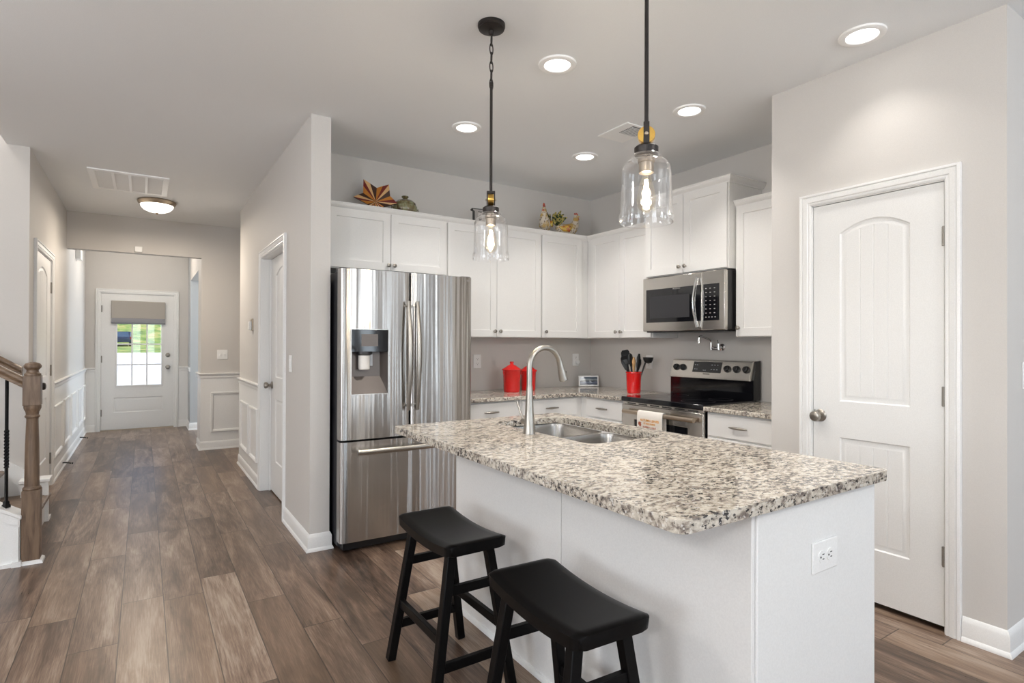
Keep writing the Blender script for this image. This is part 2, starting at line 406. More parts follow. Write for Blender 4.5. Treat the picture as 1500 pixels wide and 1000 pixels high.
# cross wall, header and foyer
JX, JY = .583, 8.26
wc = MB(); wc.box(XL, JX, YC, YC+.12, 2.335, H); wc.box(JX, 2.5, YC, YC+.12, 0, H); wc.box(JX, JX+.12, YC+.12, JY, 0, H)
wc.box(JX, JX+.12, JY, 9.70, 2.235, H)
struct(wc.build('wall_hall_end', 'wall'))
fd0, fd1 = -.53, .392
wf = MB(); wf.box(XL-.12, fd0, YD, YD+.14, 0, H); wf.box(fd1, JX, YD, YD+.14, 0, H); wf.box(fd0, fd1, YD, YD+.14, 2.035, H)
struct(wf.build('wall_front', 'wall'))
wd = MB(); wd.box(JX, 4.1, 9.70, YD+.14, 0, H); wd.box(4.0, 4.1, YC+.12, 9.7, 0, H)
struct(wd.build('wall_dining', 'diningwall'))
struct(MB().box(2.5, 4.1, YC, YC+.12, 0, H).box(2.5, 2.6, 4.44, YC, 0, H).box(XF, 2.5, 6.62, 6.75, 0, H).build('wall_alcove', 'wall'))
# nib wall (hall right) with a recessed closet door
dn0, dn1 = 4.43, 5.385
wn = MB(); wn.box(XH, XF, YN, dn0, 0, H); wn.box(XH, XF, dn1, 6.75, 0, H); wn.box(XH, XF, dn0, dn1, 2.05, H)
struct(wn.build('wall_hall_right', 'wall'))
struct(MB().box(XF, XR+.12, YB, YB+.12, 0, H).build('wall_back', 'wall'))
struct(MB().box(XR, XR+.12, YP1, YB, 0, H).build('wall_range', 'wall'))
dp0, dp1 = 1.069, 1.679
wp = MB(); wp.box(XP, XP+.12, YP0, dp0, 0, H); wp.box(XP, XP+.12, dp1, YP1, 0, H); wp.box(XP, XP+.12, dp0, dp1, 2.055, H)
wp.box(XP+.12, 7.0, YP0, YP0+.12, 0, H); wp.box(XP+.12, XR+.12, YP1-.12, YP1, 0, H); wp.box(XR, XR+.12, YP0+.12, YP1-.12, 0, H)
struct(wp.build('wall_pantry', 'wall'))
# living room behind the camera
wb = MB(); xs = [XE-.1]+[v for x in WINX for v in (x-.68, x+.68)]+[7.1]
for i in range(0, len(xs), 2): wb.box(xs[i], xs[i+1], YE-.1, YE, 0, H)
for x in WINX: wb.box(x-.68, x+.68, YE-.1, YE, 0, .37); wb.box(x-.68, x+.68, YE-.1, YE, 2.33, H)
struct(wb.build('wall_rear', 'wall'))
wv = MB(); wv.box(XE-.1, XE, YE, -.35, 0, H); wv.box(XE-.1, XE, 1.55, YS+.12, 0, H); wv.box(XE-.1, XE, -.35, 1.55, 0, .45); wv.box(XE-.1, XE, -.35, 1.55, 2.35, H)
struct(wv.build('wall_living_left', 'wall'))
struct(MB().box(7.0, 7.1, YE, YP0+.12, 0, H).build('wall_living_right', 'wall'))
k = 1
for x in WINX:
    f = MB()
    for a, b in ((x-.68, x-.56), (x-.28, x-.14), (x+.14, x+.28), (x+.56, x+.68)): f.box(a, b, YE-.06, YE+.02, .37, 2.33)
    for a, b in ((.37, .42), (1.32, 1.37), (2.28, 2.33)): f.box(x-.63, x+.63, YE-.06, YE+.02, a, b)
    struct(f.build('window_%d' % k, 'trim')); k += 1
f = MB()
for a, b in ((-.35, -.24), (1.44, 1.55), (.20, .38), (.82, 1.0)): f.box(XE-.06, XE+.02, a, b, .45, 2.35)
for a, b in ((.45, .5), (2.3, 2.35)): f.box(XE-.06, XE+.02, -.3, 1.5, a, b)
struct(f.build('window_%d' % k, 'trim'))

# baseboards (wall run, outward offset) -------------------------------------------------
BASE = [(0, 0), (.022, 0), (.022, .008), (.017, .018), (.013, .022), (.013, .085), (.010, .092), (.006, .102), (0, .108)]
def baseboard(name, pts, side):
    return struct(MB().sweep(pts, BASE, side).build(name, 'trim', smooth=30))
CW = .064
baseboard('baseboard_hall_right', [(XF, YN+.1), (XF, YN), (XH, YN), (XH, dn0-CW)], 1)
baseboard('baseboard_hall_right_far', [(XH, dn1+CW), (XH, 6.75), (XF+.2, 6.75)], 1)
baseboard('baseboard_pantry', [(XP, dp0-CW), (XP, YP0), (6.9, YP0)], -1)
baseboard('baseboard_pantry_left', [(XP, dp1+CW), (XP, YP1)], 1)
baseboard('baseboard_left', [(XL, dl1+CW), (XL, YD)], -1)
baseboard('baseboard_left_near', [(XL, YS), (XL, dl0-CW)], -1)
baseboard('baseboard_front_left', [(XL, YD), (fd0-CW, YD)], -1)
baseboard('baseboard_front_right', [(fd1+CW, YD), (JX, YD), (JX, 9.70), (3.9, 9.70)], -1)
baseboard('baseboard_hall_end', [(JX, JY), (JX, YC), (2.4, YC)], -1)

# chair rails and picture-frame wainscot ------------------------------------------------
RAIL = [(0, 0), (.010, 0), (.014, .012), (.014, .03), (.022, .042), (.028, .05), (.028, .058), (0, .062)]
RZ = .872
def chair_rail(name, pts, side):
    return struct(MB().sweep(pts, [(o, c+RZ) for o, c in RAIL], side).build(name, 'trim', smooth=30))
FRP = [(0, 0), (0, .012), (.006, .016), (.014, .012), (.020, .014), (.028, .006), (.030, 0)]
def wains(name, M_, yw, panels, face):
    """white painted skin below the rail and moulding frames; local x spans, wall plane at yw facing -y"""
    mb = MB(M_)
    for x0, x1 in face: mb.box(x0, x1, yw-.004, yw, .1, RZ)
    for x0, x1 in panels:
        mb.sweep([(x0, .215), (x1, .215), (x1, .70), (x0, .70)], FRP, 1, True, lambda a, b, c: (a, yw-.004-c, b))
    return struct(mb.build(name, 'trim', smooth=30))
chair_rail('trim_1', [(XL, dl1+CW), (XL, YD), (fd0-CW, YD)], -1)
wains('trim_2', ML, -XL, [(6.80, 7.42), (7.56, 8.18), (8.32, 8.94), (9.08, 9.70), (9.80, 10.12)], [(dl1+CW, YD)])
chair_rail('trim_3', [(fd1+CW, YD), (JX, YD), (JX, 9.70)], -1)
wains('trim_4', ID, YD, [], [(XL, fd0-CW), (fd1+CW, JX)])
chair_rail('trim_5', [(JX, JY), (JX, YC), (2.4, YC)], -1)
wains('trim_6', ID, YC, [(.69, 1.30), (1.45, 2.1)], [(JX, 2.4)])
wains('trim_7', MR, JX, [], [(-JY, -YC)])
chair_rail('trim_8', [(XH, dn1+CW), (XH, 6.75)], 1)
wains('trim_9', MR, XH, [(-6.58, -6.08), (-5.98, -5.56)], [(-6.75, -dn1-CW)])

# doors --------------------------------------------------------------------------------
CAS = [(0, 0), (0, .010), (.008, .014), (.016, .012), (.020, .017), (.040, .020), (.046, .015), (.050, .022), (.060, .020), (.062, .016), (.062, 0)]
def casing(name, M_, x0, x1, h, yw, jamb, yback=None):
    mb = MB(M_)
    mb.sweep([(x0, 0), (x0, h), (x1, h), (x1, 0)], CAS, 1, False, lambda a, b, c: (a, yw-c, b))
    # jamb lining
    mb.box(x0-.004, x0+.004, yw, yw+jamb, 0, h); mb.box(x1-.004, x1+.004, yw, yw+jamb, 0, h); mb.box(x0, x1, yw, yw+jamb, h-.004, h+.004)
    return struct(mb.build(name, 'trim', smooth=30))
def ploop(p, ins, dz=0):
    x0, x1, z0, z1 = p['x0']+ins, p['x1']-ins, p['z0']+ins, p['z1']
    r = p.get('rise', 0); xm = (p['x0']+p['x1'])/2; hw = (p['x1']-p['x0'])/2
    pts = [(x0, z0), (x1, z0)]; N = 14 if r else 1
    for i in range(N+1):
        x = x1+(x0-x1)*i/N; pts.append((x, z1-ins+r*(1-((x-xm)/hw)**2)))
    return pts
def door_leaf(M_, x0, x1, z0, z1, yf, t_, panels, holes=()):
    mb = MB(M_)
    outer = [(x0, z0), (x1, z0), (x1, z1), (x0, z1)]
    rings = [ploop(p, 0) for p in panels]
    hl = [[(a, c), (b, c), (b, d), (a, d)] for a, b, c, d in holes]
    loops = [outer]+rings+hl
    tri = tessellate_polygon([[Vector((p[0], p[1], 0)) for p in l] for l in loops])
    mb.add([(p[0], yf, p[1]) for l in loops for p in l], [tuple(q) for q in tri])
    loops = [outer]+hl
    tri = tessellate_polygon([[Vector((p[0], p[1], 0)) for p in l] for l in loops])
    mb.add([(p[0], yf+t_, p[1]) for l in loops for p in l], [tuple(q) for q in tri])
    for l in loops: mb.loft([[(p[0], yf, p[1]) for p in l], [(p[0], yf+t_, p[1]) for p in l]], False, False)
    for p in panels:
        seq = [(0, 0), (.006, .007), (.016, .009), (.030, .003), (.034, .003)]
        mb.loft([[(q[0], yf+d, q[1]) for q in ploop(p, i)] for i, d in seq], False, False)
        i = .034; a, b = p['x0']+i, p['x1']-i; n = p.get('planks', 1); g = .0035
        r = p.get('rise', 0); xm = (p['x0']+p['x1'])/2; hw = (p['x1']-p['x0'])/2
        top = lambda x: p['z1']-i+r*(1-((x-xm)/hw)**2)
        edges = [a+(b-a)*k/n for k in range(n+1)]
        for k in range(n):
            l = edges[k]+(g if k else 0); rr = edges[k+1]-(g if k < n-1 else 0)
            xs_ = [l+(rr-l)*j/5 for j in range(6)]
            mb.add([(x, yf+.003, p['z0']+i) for x in xs_]+[(x, yf+.003, top(x)) for x in xs_], [(j, j+1, j+7, j+6) for j in range(5)])
            if k < n-1:
                e = edges[k+1]
                for u_, v_, du, dv in ((e-g, e, .003, .006), (e, e+g, .006, .003)):
                    mb.add([(u_, yf+du, p['z0']+i), (v_, yf+dv, p['z0']+i), (v_, yf+dv, top(v_)), (u_, yf+du, top(u_))], [(0, 1, 2, 3)])
    return mb
def knob_set(M_, x, y, z, parent, mat='nickel', name='door_knob'):
    mb = MB(M_)
    mb.lathe([(.033, 0), (.033, .004), (.028, .010), (.013, .013), (.011, .030), (.020, .036), (.028, .048), (.029, .056), (.024, .066), (.012, .070)], (x, y, z), 24, 'y')
    return mb.build(name, mat, parent)
def hinge(M_, x, y, z, parent, hgt=.09):
    mb = MB(M_); mb.tube([(x, y-.006, z-hgt/2), (x, y-.006, z+hgt/2)], .0065, 10)
    mb.box(x-.010, x+.004, y-.0015, y+.001, z-hgt/2+.002, z+hgt/2-.002)
    return mb.build('hinge', 'hinge', parent)
def two_panel(x0, x1, dz=0):
    W = x1-x0; m_ = W*.235
    return [dict(x0=x0+m_, x1=x1-m_, z0=1.01, z1=1.885, rise=.055, planks=4), dict(x0=x0+m_, x1=x1-m_, z0=.285, z1=.822, planks=4)]
# pantry door
d = struct(door_leaf(MR, -dp1+.007, -dp0-.007, .028, 2.048, XP+.004, .035, two_panel(-dp1, -dp0)).build('door_1', 'door'))
knob_set(MR, -1.636, XP+.006, .925, d)
for z in (1.80, 1.07, .345): hinge(MR, -dp0-.006, XP+.004, z, d)
MB(MR).box(-dp1+.010, -dp1+.017, XP+.004, XP+.02, .90, .955).build('latch_plate', 'bronze', d)
casing('trim_10', MR, -dp1, -dp0, 2.055, XP, .12)
# closet door of the left hall wall
d = struct(door_leaf(ML, dl0+.007, dl1-.007, .012, 2.038, -XL+.004, .035, two_panel(dl0, dl1)).build('door_2', 'door'))
knob_set(ML, dl0+.075, -XL+.006, .955, d, 'bronze')
for z in (1.80, 1.25, .81, .18)[0:1]+(1.05, .25): hinge(ML, dl1-.006, -XL+.004, z, d, .1)
casing('trim_11', ML, dl0, dl1, DH, -XL, .12)
# recessed closet door on the right of the hall
d = struct(door_leaf(MR, -dn1+.007, -dn0-.007, .012, 2.043, XH+.075, .035, two_panel(-dn1, -dn0)).build('door_3', 'door'))
knob_set(MR, -dn1+.075, XH+.075, .935, d)
casing('trim_12', MR, -dn1, -dn0, 2.05, XH, .122)
MB(MR).box(-dn1+.014, -dn1+.026, XH+.06, XH+.074, 0, 2.03).build('door_stop_strip', 'trim', d)
# front door with glazed upper half
gx0, gx1, gz0, gz1 = -.335, .228, .665, 1.90
dmb = door_leaf(ID, fd0+.005, fd1-.005, .017, 2.030, YD+.01, .045, [dict(x0=-.375, x1=.248, z0=.265, z1=.485)], [(gx0, gx1, gz0, gz1)])
d = struct(dmb.build('door_4', 'door'))
fr = MB().sweep([(gx0, gz0), (gx1, gz0), (gx1, gz1), (gx0, gz1)], [(-.022, 0), (-.022, .008), (-.004, .012), (.004, .006), (.004, -.02), (-.0, -.02)], 1, True, lambda a, b, c: (a, YD+.01-c, b))
fr.build('glazing_frame', 'trim', d)
mu = MB()
for i in (1, 2): x = gx0+(gx1-gx0)*i/3; mu.box(x-.009, x+.009, YD+.018, YD+.03, gz0, gz1)
for i in (1, 2, 3): z = gz0+(gz1-gz0)*i/4; mu.box(gx0, gx1, YD+.019, YD+.029, z-.009, z+.009)
mu.build('muntins', 'trim', d)
MB().box(gx0, gx1, YD+.031, YD+.036, gz0, gz1).build('glass_pane', 'pane', d)
kk = MB().lathe([(.032, 0), (.032, .006), (.024, .012), (.024, .02), (.010, .024)], (fd1-.08, YD+.01, 1.115), 20, 'y'); kk.build('deadbolt', 'nickel', d)
knob_set(ID, fd1-.08, YD+.01, .93, d)
for z in (1.80, 1.06, .27): hinge(ID, fd0+.012, YD+.008, z, d, .1)
casing('trim_13', ID, fd0, fd1, 2.035, YD, .14)
struct(MB().box(fd0, fd1, YD-.01, YD+.14, 0, .016).build('trim_14', 'goldtrim'))

# roman shade on the front door
s = thing('roman_shade', 'folded linen roman shade covering the top of the front door window', 'window shade', (-.065, YD, 1.6))
MB().box(-.405, .275, YD-.030, YD-.004, 1.66, 1.925).build('shade_panel', 'fabricshade', s, bevel=.008)
fo = MB(); prof = [(-.004, 1.60), (-.03, 1.585), (-.052, 1.60), (-.055, 1.63), (-.040, 1.665), (-.02, 1.67), (-.006, 1.66)]
fo.loft([[(x, YD+a, b) for a, b in prof] for x in (-.402, .273)]); fo.build('bottom_fold', 'shadelining', s)

# ------------------------------------------------------------------ outside seen through the front door
g = MB(); z0 = -.18
g.add([(-60, 10.45, z0), (60, 10.45, z0), (60, 57, z0+.6), (-60, 61, z0+.6)], [(0, 1, 2, 3)]); struct(g.build('driveway', 'street'))
g = MB(); ys = [(57, .42, 61), (77, .88, 77), (86, 1.4, 88), (96, 4.2, 98), (115, 9, 118), (150, 17, 155)]
g.add([p for a, z_, b in ys for p in ((60, a, z_), (-60, b, z_))], [(2*i, 2*i+1, 2*i+3, 2*i+2) for i in range(5)]); struct(g.build('grassy_hill', 'grass'))
cx, cyy, cz = -2.15, 79.0, .88
car = thing('car', 'dark blue sport utility vehicle parked before the grassy hill outside the front door', 'car', (cx, cyy, cz))
side = [(-2.3, .45), (-2.3, .95), (-2.15, 1.05), (-1.85, 1.68), (.75, 1.72), (1.25, 1.12), (2.2, .98), (2.3, .5)]
b = MB(Matrix.Translation((cx, cyy, cz))); b.prism(side, -.93, .93, plane='yz'); b.build('car_body', 'carpaint', car, bevel=.06)
b = MB(Matrix.Translation((cx, cyy, cz)))
b.add([(-.75, -2.17, 1.08), (.75, -2.17, 1.08), (.68, -1.92, 1.62), (-.68, -1.92, 1.62)], [(0, 1, 2, 3)]); b.build('rear_window', 'carglass', car)
for a_ in (-.945, .93): MB(Matrix.Translation((cx, cyy, cz))).box(a_, a_+.015, -1.7, 1.0, 1.1, 1.55).build('side_window', 'carglass', car)
for sx in (-1, 1):
    b = MB(Matrix.Translation((cx, cyy, cz))); b.box(sx*.9-.07, sx*.9+.07, -2.33, -2.25, .8, 1.1); b.build('tail_lamp', 'redlamp', car)
    for wy in (-1.45, 1.45):
        b = MB(Matrix.Translation((cx, cyy, cz))); b.lathe([(.3, -.1), (.35, -.08), (.35, .08), (.3, .1)], (sx*.85, wy, .36), 20, 'x'); b.build('wheel', 'tyre', car)

# ------------------------------------------------------------------ staircase at the left
st = thing('staircase', 'white staircase with stained wood treads rising to the left of the hall', 'staircase', (-.53, 4.9, 0))
b = MB(); tr = MB()
NR, RUN, X0 = 10, .262, -.60
RISE = .19
for i in range(NR):
    xa = X0-i*RUN; b.box(xa-RUN-.01, xa, 4.43, 5.40, 0 if i < 5 else (i-4)*RISE, (i+1)*RISE-.03)
b.build('riser_block', 'trim', st)
for i in range(NR):
    xa = X0-i*RUN; q = MB(); q.box(xa-RUN, xa+.028, 4.425, 5.405, (i+1)*RISE-.03, (i+1)*RISE); q.build('tread', 'oakh', st, bevel=.01)
# knee wall (near side) with cap
sl = RISE/RUN
kz = lambda x: .275+(-.600-x)*.62
b = MB(); b.prism([(-.60, 0), (-.60, kz(-.60)), (-3.3, kz(-3.3)), (-3.3, 0)], 4.335, 4.425); b.build('knee_wall', 'trim', st)
b = MB(); b.prism([(-.605, .0), (-.605, kz(-.605)-.01), (-.628, kz(-.628)-.01), (-.628, 0)], 4.318, 4.335)
b.prism([(-.60, kz(-.60)-.05), (-.60, kz(-.60)), (-3.3, kz(-3.3)), (-3.3, kz(-3.3)-.05)], 4.322, 4.335)
b.box(-3.3, -.628, 4.315, 4.335, 0, .02).box(-.635, -.592, 4.305, 4.335, 0, .03); b.build('panel_trim', 'trim', st)
b = MB(); b.prism([(-.592, kz(-.592)), (-.592, kz(-.592)+.022), (-3.3, kz(-3.3)+.022), (-3.3, kz(-3.3))], 4.31, 4.45); b.build('knee_wall_cap', 'trim', st, bevel=.004)
# wall skirt and short end post wall at the far side
b = MB(); b.prism([(-.71, 0), (-.71, .36), (-3.3, .36+2.59*sl), (-3.3, .2+2.59*sl), (-1.0, 0)], YS-.016, YS-.001); b.build('wall_skirt', 'trim', st)
b = MB(); b.box(-.735, -.592, 5.312, YS-.002, 0, .288); b.box(-.60, -.578, 5.298, 5.33, 0, .288).box(-.61, -.575, 5.295, YS-.002, 0, .02)
b.build('end_wall', 'trim', st); MB().box(-.745, -.568, 5.29, YS-.002, .288, .312).build('end_wall_cap', 'trim', st, bevel=.004)
# newel post
n = thing('newel_post', 'turned wooden newel post at the foot of the stairs', 'newel post', (-.553, 4.372, 0))
NX, NY = -.553, 4.372
b = MB(); s_ = .041
def sqr(z, r): return [(NX-r, NY-r, z), (NX+r, NY-r, z), (NX+r, NY+r, z), (NX-r, NY+r, z)]
b.loft([sqr(.0, .043), sqr(.430, .043)]); b.loft([sqr(.93, .041), sqr(1.105, .041)])
b.lathe([(.043, .43), (.045, .436), (.043, .444), (.036, .45), (.033, .70), (.0285, .845), (.030, .855), (.036, .860), (.036, .868), (.030, .873), (.032, .89), (.039, .905), (.042, .915), (.042, .93)], (NX, NY, 0), 28)
b.lathe([(.040, 1.105), (.040, 1.116), (.030, 1.125), (.028, 1.138), (.034, 1.145), (.042, 1.155), (.0425, 1.165), (.034, 1.178), (.012, 1.186)], (NX, NY, 0), 28)
b.build('post', 'oak', n, bevel=.002)
b = MB(); b.sweep([(NX-.043, NY-.043), (NX+.043, NY-.043), (NX+.043, NY+.043)], [(0, 0), (.016, 0), (.014, .012), (0, .02)], -1); b.build('shoe_moulding', 'trim', n)
# handrails and baluster
h = thing('handrail', 'wooden handrail meeting the newel post above the iron baluster', 'handrail', (-1, 4.372, 1.1))
RP = [(-.028, -.03), (.028, -.03), (.028, -.012), (.022, -.004), (.030, .008), (.028, .024), (.016, .034), (-.016, .034), (-.028, .024), (-.030, .008), (-.022, -.004), (-.028, -.012)]
def rail(x0, z0_, x1, z1_, y):
    return MB().loft([[(x, y+a, z+b_) for a, b_ in RP] for x, z in ((x0, z0_), (x1, z1_))])
rail(-.594, 1.065, -3.2, 1.065+2.606*.66, 4.372).build('rail', 'oakh', h)
h = thing('wall_handrail', 'dark wooden handrail on the wall behind the stairs', 'handrail', (-1, 5.35, 1.1))
rail(-.735, 1.092, -3.2, 1.092+2.465*.66, 5.345).build('rail', 'oakh', h)
MB().tube([(-1.3, 5.43, 1.40), (-1.3, 5.36, 1.39), (-1.3, 5.345, 1.435)], .008).build('bracket', 'bronze', h)
xb = -.668
for k_ in range(3):
    x = xb-k_*.13
    if k_ == 0: bal = thing('baluster', 'black twisted iron baluster beside the newel post', 'baluster', (x, 4.372, kz(x)+.022))
    else: bal = thing('baluster', 'black iron baluster further up the stairs', 'baluster', (x, 4.372, kz(x)+.022), 'iron balusters up the stairs')
    zb, zt = kz(x)+.023, 1.034+(-.594-x)*.66
    b = MB(); b.tube([(x, 4.372, zb), (x, 4.372, zt)], .0085, 4); b.build('bar', 'iron', bal)
    b = MB(); N = 40; rr = []
    for i in range(N+1):
        z = zb+.23+.22*i/N; q = i*.45
        rr.append([(x+.0125*math.cos(q+PI/2*j), 4.372+.0125*math.sin(q+PI/2*j), z) for j in range(4)])
    b.loft(rr); b.build('twist', 'iron', bal, smooth=0)
    MB().lathe([(.021, 0), (.021, .014), (.015, .022), (.015, .034), (.010, .04)], (x, 4.372, zb-.002), 4).build('shoe', 'iron', bal)

# ------------------------------------------------------------------ wall and ceiling fittings
def plate(name, label, cat, M_, x, z, yw, w_, h_, kind, group=None):
    t_ = thing(name, label, cat, tuple(M_ @ Vector((x, yw, z))), group)
    MB(M_).box(x-w_/2, x+w_/2, yw-.006, yw, z-h_/2, z+h_/2).build('cover_plate', 'plastic', t_, bevel=.003)
    if kind == 'outlet':
        for s2 in (-1, 1):
            b = MB(M_); b.lathe([(.017, 0), (.017, .0025)], (x, yw-.006, z+s2*.021), 20, 'y'); b.build('receptacle', 'plastic', t_)
            b = MB(M_); zc = z+s2*.021
            b.box(x-.0075, x-.0055, yw-.0092, yw-.0084, zc-.001, zc+.008).box(x+.0055, x+.0075, yw-.0092, yw-.0084, zc, zc+.007)
            b.lathe([(.0027, .0026), (.0027, .0032)], (x, yw-.006, zc-.008), 8, 'y'); b.build('slots', 'darkslot', t_)
    elif kind == 'outlet_h':
        for s2 in (-1, 1):
            xc = x+s2*.021
            b = MB(M_); b.lathe([(.0175, 0), (.0175, .0025)], (xc, yw-.006, z), 20, 'y'); b.build('receptacle', 'plastic', t_)
            b = MB(M_)
            b.box(xc-.001, xc+.0085, yw-.0092, yw-.0084, z+.0055, z+.0080).box(xc, xc+.0080, yw-.0092, yw-.0084, z-.0080, z-.0055)
            b.lathe([(.003, .0026), (.003, .0032)], (xc-.009, yw-.006, z), 8, 'y'); b.build('slots', 'darkslot', t_)
    else:
        for s2 in ((-1, 1) if kind == 'double' else (0,)):
            b = MB(M_); xx = x+s2*.023
            if kind == 'rocker': b.box(xx-.016, xx+.016, yw-.011, yw-.006, z-.032, z+.032)
            else: b.box(xx-.005, xx+.005, yw-.020, yw-.006, z-.010, z+.014)
            b.build('switch', 'plastic', t_, bevel=.001)
    return t_
plate('electrical_outlet', 'white wall outlet beside the refrigerator above the back counter', 'outlet', ID, 2.453, 1.15, YB, .075, .12, 'outlet')
o2 = plate('electrical_outlet', 'white wall outlet near the kitchen corner with a round plug in it', 'outlet', ID, 3.565, 1.15, YB, .078, .12, 'outlet')
plate('electrical_outlet', 'white wall outlet behind the red utensil crock', 'outlet', MR, -3.53, 1.147, XR, .078, .12, 'outlet')
plate('electrical_outlet', 'white outlet on the end panel of the island', 'outlet', ID, 1.634, .703, .868, .130, .088, 'outlet_h')
plate('light_switch', 'white double switch on the wall at the far end of the hall', 'light switch', ID, .815, 1.161, YC, .118, .118, 'double')
plate('light_switch', 'white switch on the narrow wall left of the refrigerator', 'light switch', MR, -4.205, 1.158, XH, .075, .118, 'rocker')
plate('light_switch', 'white switch on the wall at the right picture edge', 'light switch', ID, 3.262, 1.172, YP0, .085, .118, 'rocker')
t_ = thing('plug_in_freshener', 'round white plug-in device in the outlet near the kitchen corner', 'plug-in', (3.572, YB, 1.125))
MB().lathe([(.018, .009), (.024, .012), (.024, .026), (.018, .032), (.008, .033)], (3.575, YB, 1.128), 24, 'y').build('cap', 'plastic', t_)
t_ = thing('thermostat', 'small white thermostat beside the recessed hall door', 'thermostat', (XH, 5.9, 1.48))
MB(MR).box(-5.95, -5.85, XH-.012, XH, 1.425, 1.535).build('mount', 'goldtrim', t_); MB(MR).box(-5.94, -5.86, XH-.035, XH-.012, 1.43, 1.51).build('case', 'plastic', t_, bevel=.005)
t_ = thing('door_chime', 'small white box high on the left foyer wall', 'door chime', (XL, 8.85, 2.42))
MB(ML).box(8.75, 8.95, -XL-.055, -XL, 2.335, 2.50).build('case', 'plastic', t_, bevel=.006)
t_ = thing('alarm_sensor', 'small square white sensor on the beam at the hall end', 'sensor', (-.057, YC, 2.37))
MB().box(-.095, -.02, YC-.03, YC, 2.345, 2.41).build('case', 'plastic', t_, bevel=.006)
for y, lb in ((7.43, 'dark spring door stop on the left baseboard, nearer the stairs'), (9.30, 'dark spring door stop on the left baseboard, nearer the front door')):
    t_ = thing('spring_door_stop', lb, 'door stop', (XL+.02, y, .062))
    MB().tube([(XL+.012+.009*i, y, .060-.0002*i*i) for i in range(9)], .0065, 8).build('spring', 'iron', t_)
    MB().tube([(XL+.088, y, .048), (XL+.100, y, .046)], .009, 10).build('tip', 'black', t_)
# return air grille
x0, x1, y0, y1 = -.40, .182, 5.775, 6.485
t_ = thing('return_air_grille', 'large white return air grille in the hall ceiling', 'ceiling vent', (-.1, 6.1, H))
b = MB(); b.sweep([(x0, y0), (x1, y0), (x1, y1), (x0, y1)], [(0, 0), (0, -.010), (.045, -.012), (.05, -.004), (.05, 0)], 1, True, lambda a, b_, c: (a, b_, H+c)); 
for i in (1, 2, 3): xx = x0+.05+(x1-x0-.1)*i/4; b.box(xx-.010, xx+.010, y0+.045, y1-.045, H-.012, H-.001)
b.build('frame', 'fixture', t_)
b = MB()
for i in range(30):
    y = y0+.055+i*(y1-y0-.11)/29; b.add([(x0+.045, y, H-.002), (x1-.045, y, H-.002), (x1-.045, y+.016, H-.009), (x0+.045, y+.016, H-.009)], [(0, 1, 2, 3)])
b.build('louvres', 'trim', t_)
# ac supply register
x0, x1, y0, y1 = 2.615, 2.845, 2.65, 2.935
t_ = thing('ceiling_register', 'white air register in the kitchen ceiling behind the nearer pendant lamp', 'ceiling vent', (2.73, 2.79, H))
MB().box(x0, x1, y0, y1, H-.008, H).build('plate', 'fixture', t_, bevel=.003)
MB().box(x0+.07, x1-.02, y0+.02, y0+.15, H-.0095, H-.0082).build('opening', 'darkslot', t_)
b = MB()
for i in range(8): y = y0+.028+i*.0155; b.box(x0+.07, x1-.02, y, y+.005, H-.013, H-.0095)
b.build('louvres', 'trim', t_)
# flush hall light
t_ = thing('flush_ceiling_light', 'round ceiling light with metal rim and glass bowl in the hall', 'ceiling light', (.105, 6.78, H))
MB().lathe([(.10, 0), (.165, 0), (.172, -.012), (.165, -.03), (.150, -.045), (.145, -.045), (.10, -.01)], (.105, 6.78, H), 40, caps=False).build('rim', 'goldtrim', t_)
MB().lathe([(.147, -.040), (.140, -.065), (.115, -.092), (.075, -.110), (.03, -.118), (.005, -.119)], (.105, 6.78, H), 40).build('glass_bowl', 'bowl', t_)
MB().lathe([(.008, -.117), (.014, -.122), (.010, -.130), (.005, -.138), (.001, -.14)], (.105, 6.78, H), 12).build('finial', 'goldtrim', t_)
light('flush_lamp', 'AREA', (.105, 6.78, H-.145), 15, (1, .87, .72), shape='DISK', size=.22)
# recessed lights
RL = [(1.775, 2.303, 'recessed ceiling light between the two pendant lamps'), (2.785, 1.304, 'recessed ceiling light nearest the pantry wall corner'),
      (1.790, 3.306, 'recessed ceiling light nearest the refrigerator'), (2.803, 2.310, 'recessed ceiling light right of the nearer pendant lamp'),
      (2.825, 3.318, 'smallest recessed ceiling light, nearest the kitchen corner')]
for i, (x, y, lb) in enumerate(RL):
    if i == 0:
        r0 = thing('recessed_light', lb, 'ceiling light', (x, y, H), 'recessed kitchen lights')
        MB().lathe([(.098, 0), (.096, -.008), (.085, -.012), (.068, -.009), (.064, -.002)], (x, y, H), 40, caps=False).build('trim_ring', 'fixture', r0)
        MB().lathe([(.066, -.004), (.05, -.007), (.004, -.008)], (x, y, H), 32).build('lens', 'lens', r0)
    else: dup(r0, (x, y, H), 0, lb)
RL2 = [(p[0], p[1]) for p in RL]+[(1.775, 1.30)]
for x, y in RL2:
    light('recessed_lamp', 'AREA', (x, y, H-.02), 1.0 if y < 1.305 and x > 2 else 4.0, (1, .95, .89), (0, 0, 0), shape='DISK', size=.13, spread=math.radians(105))

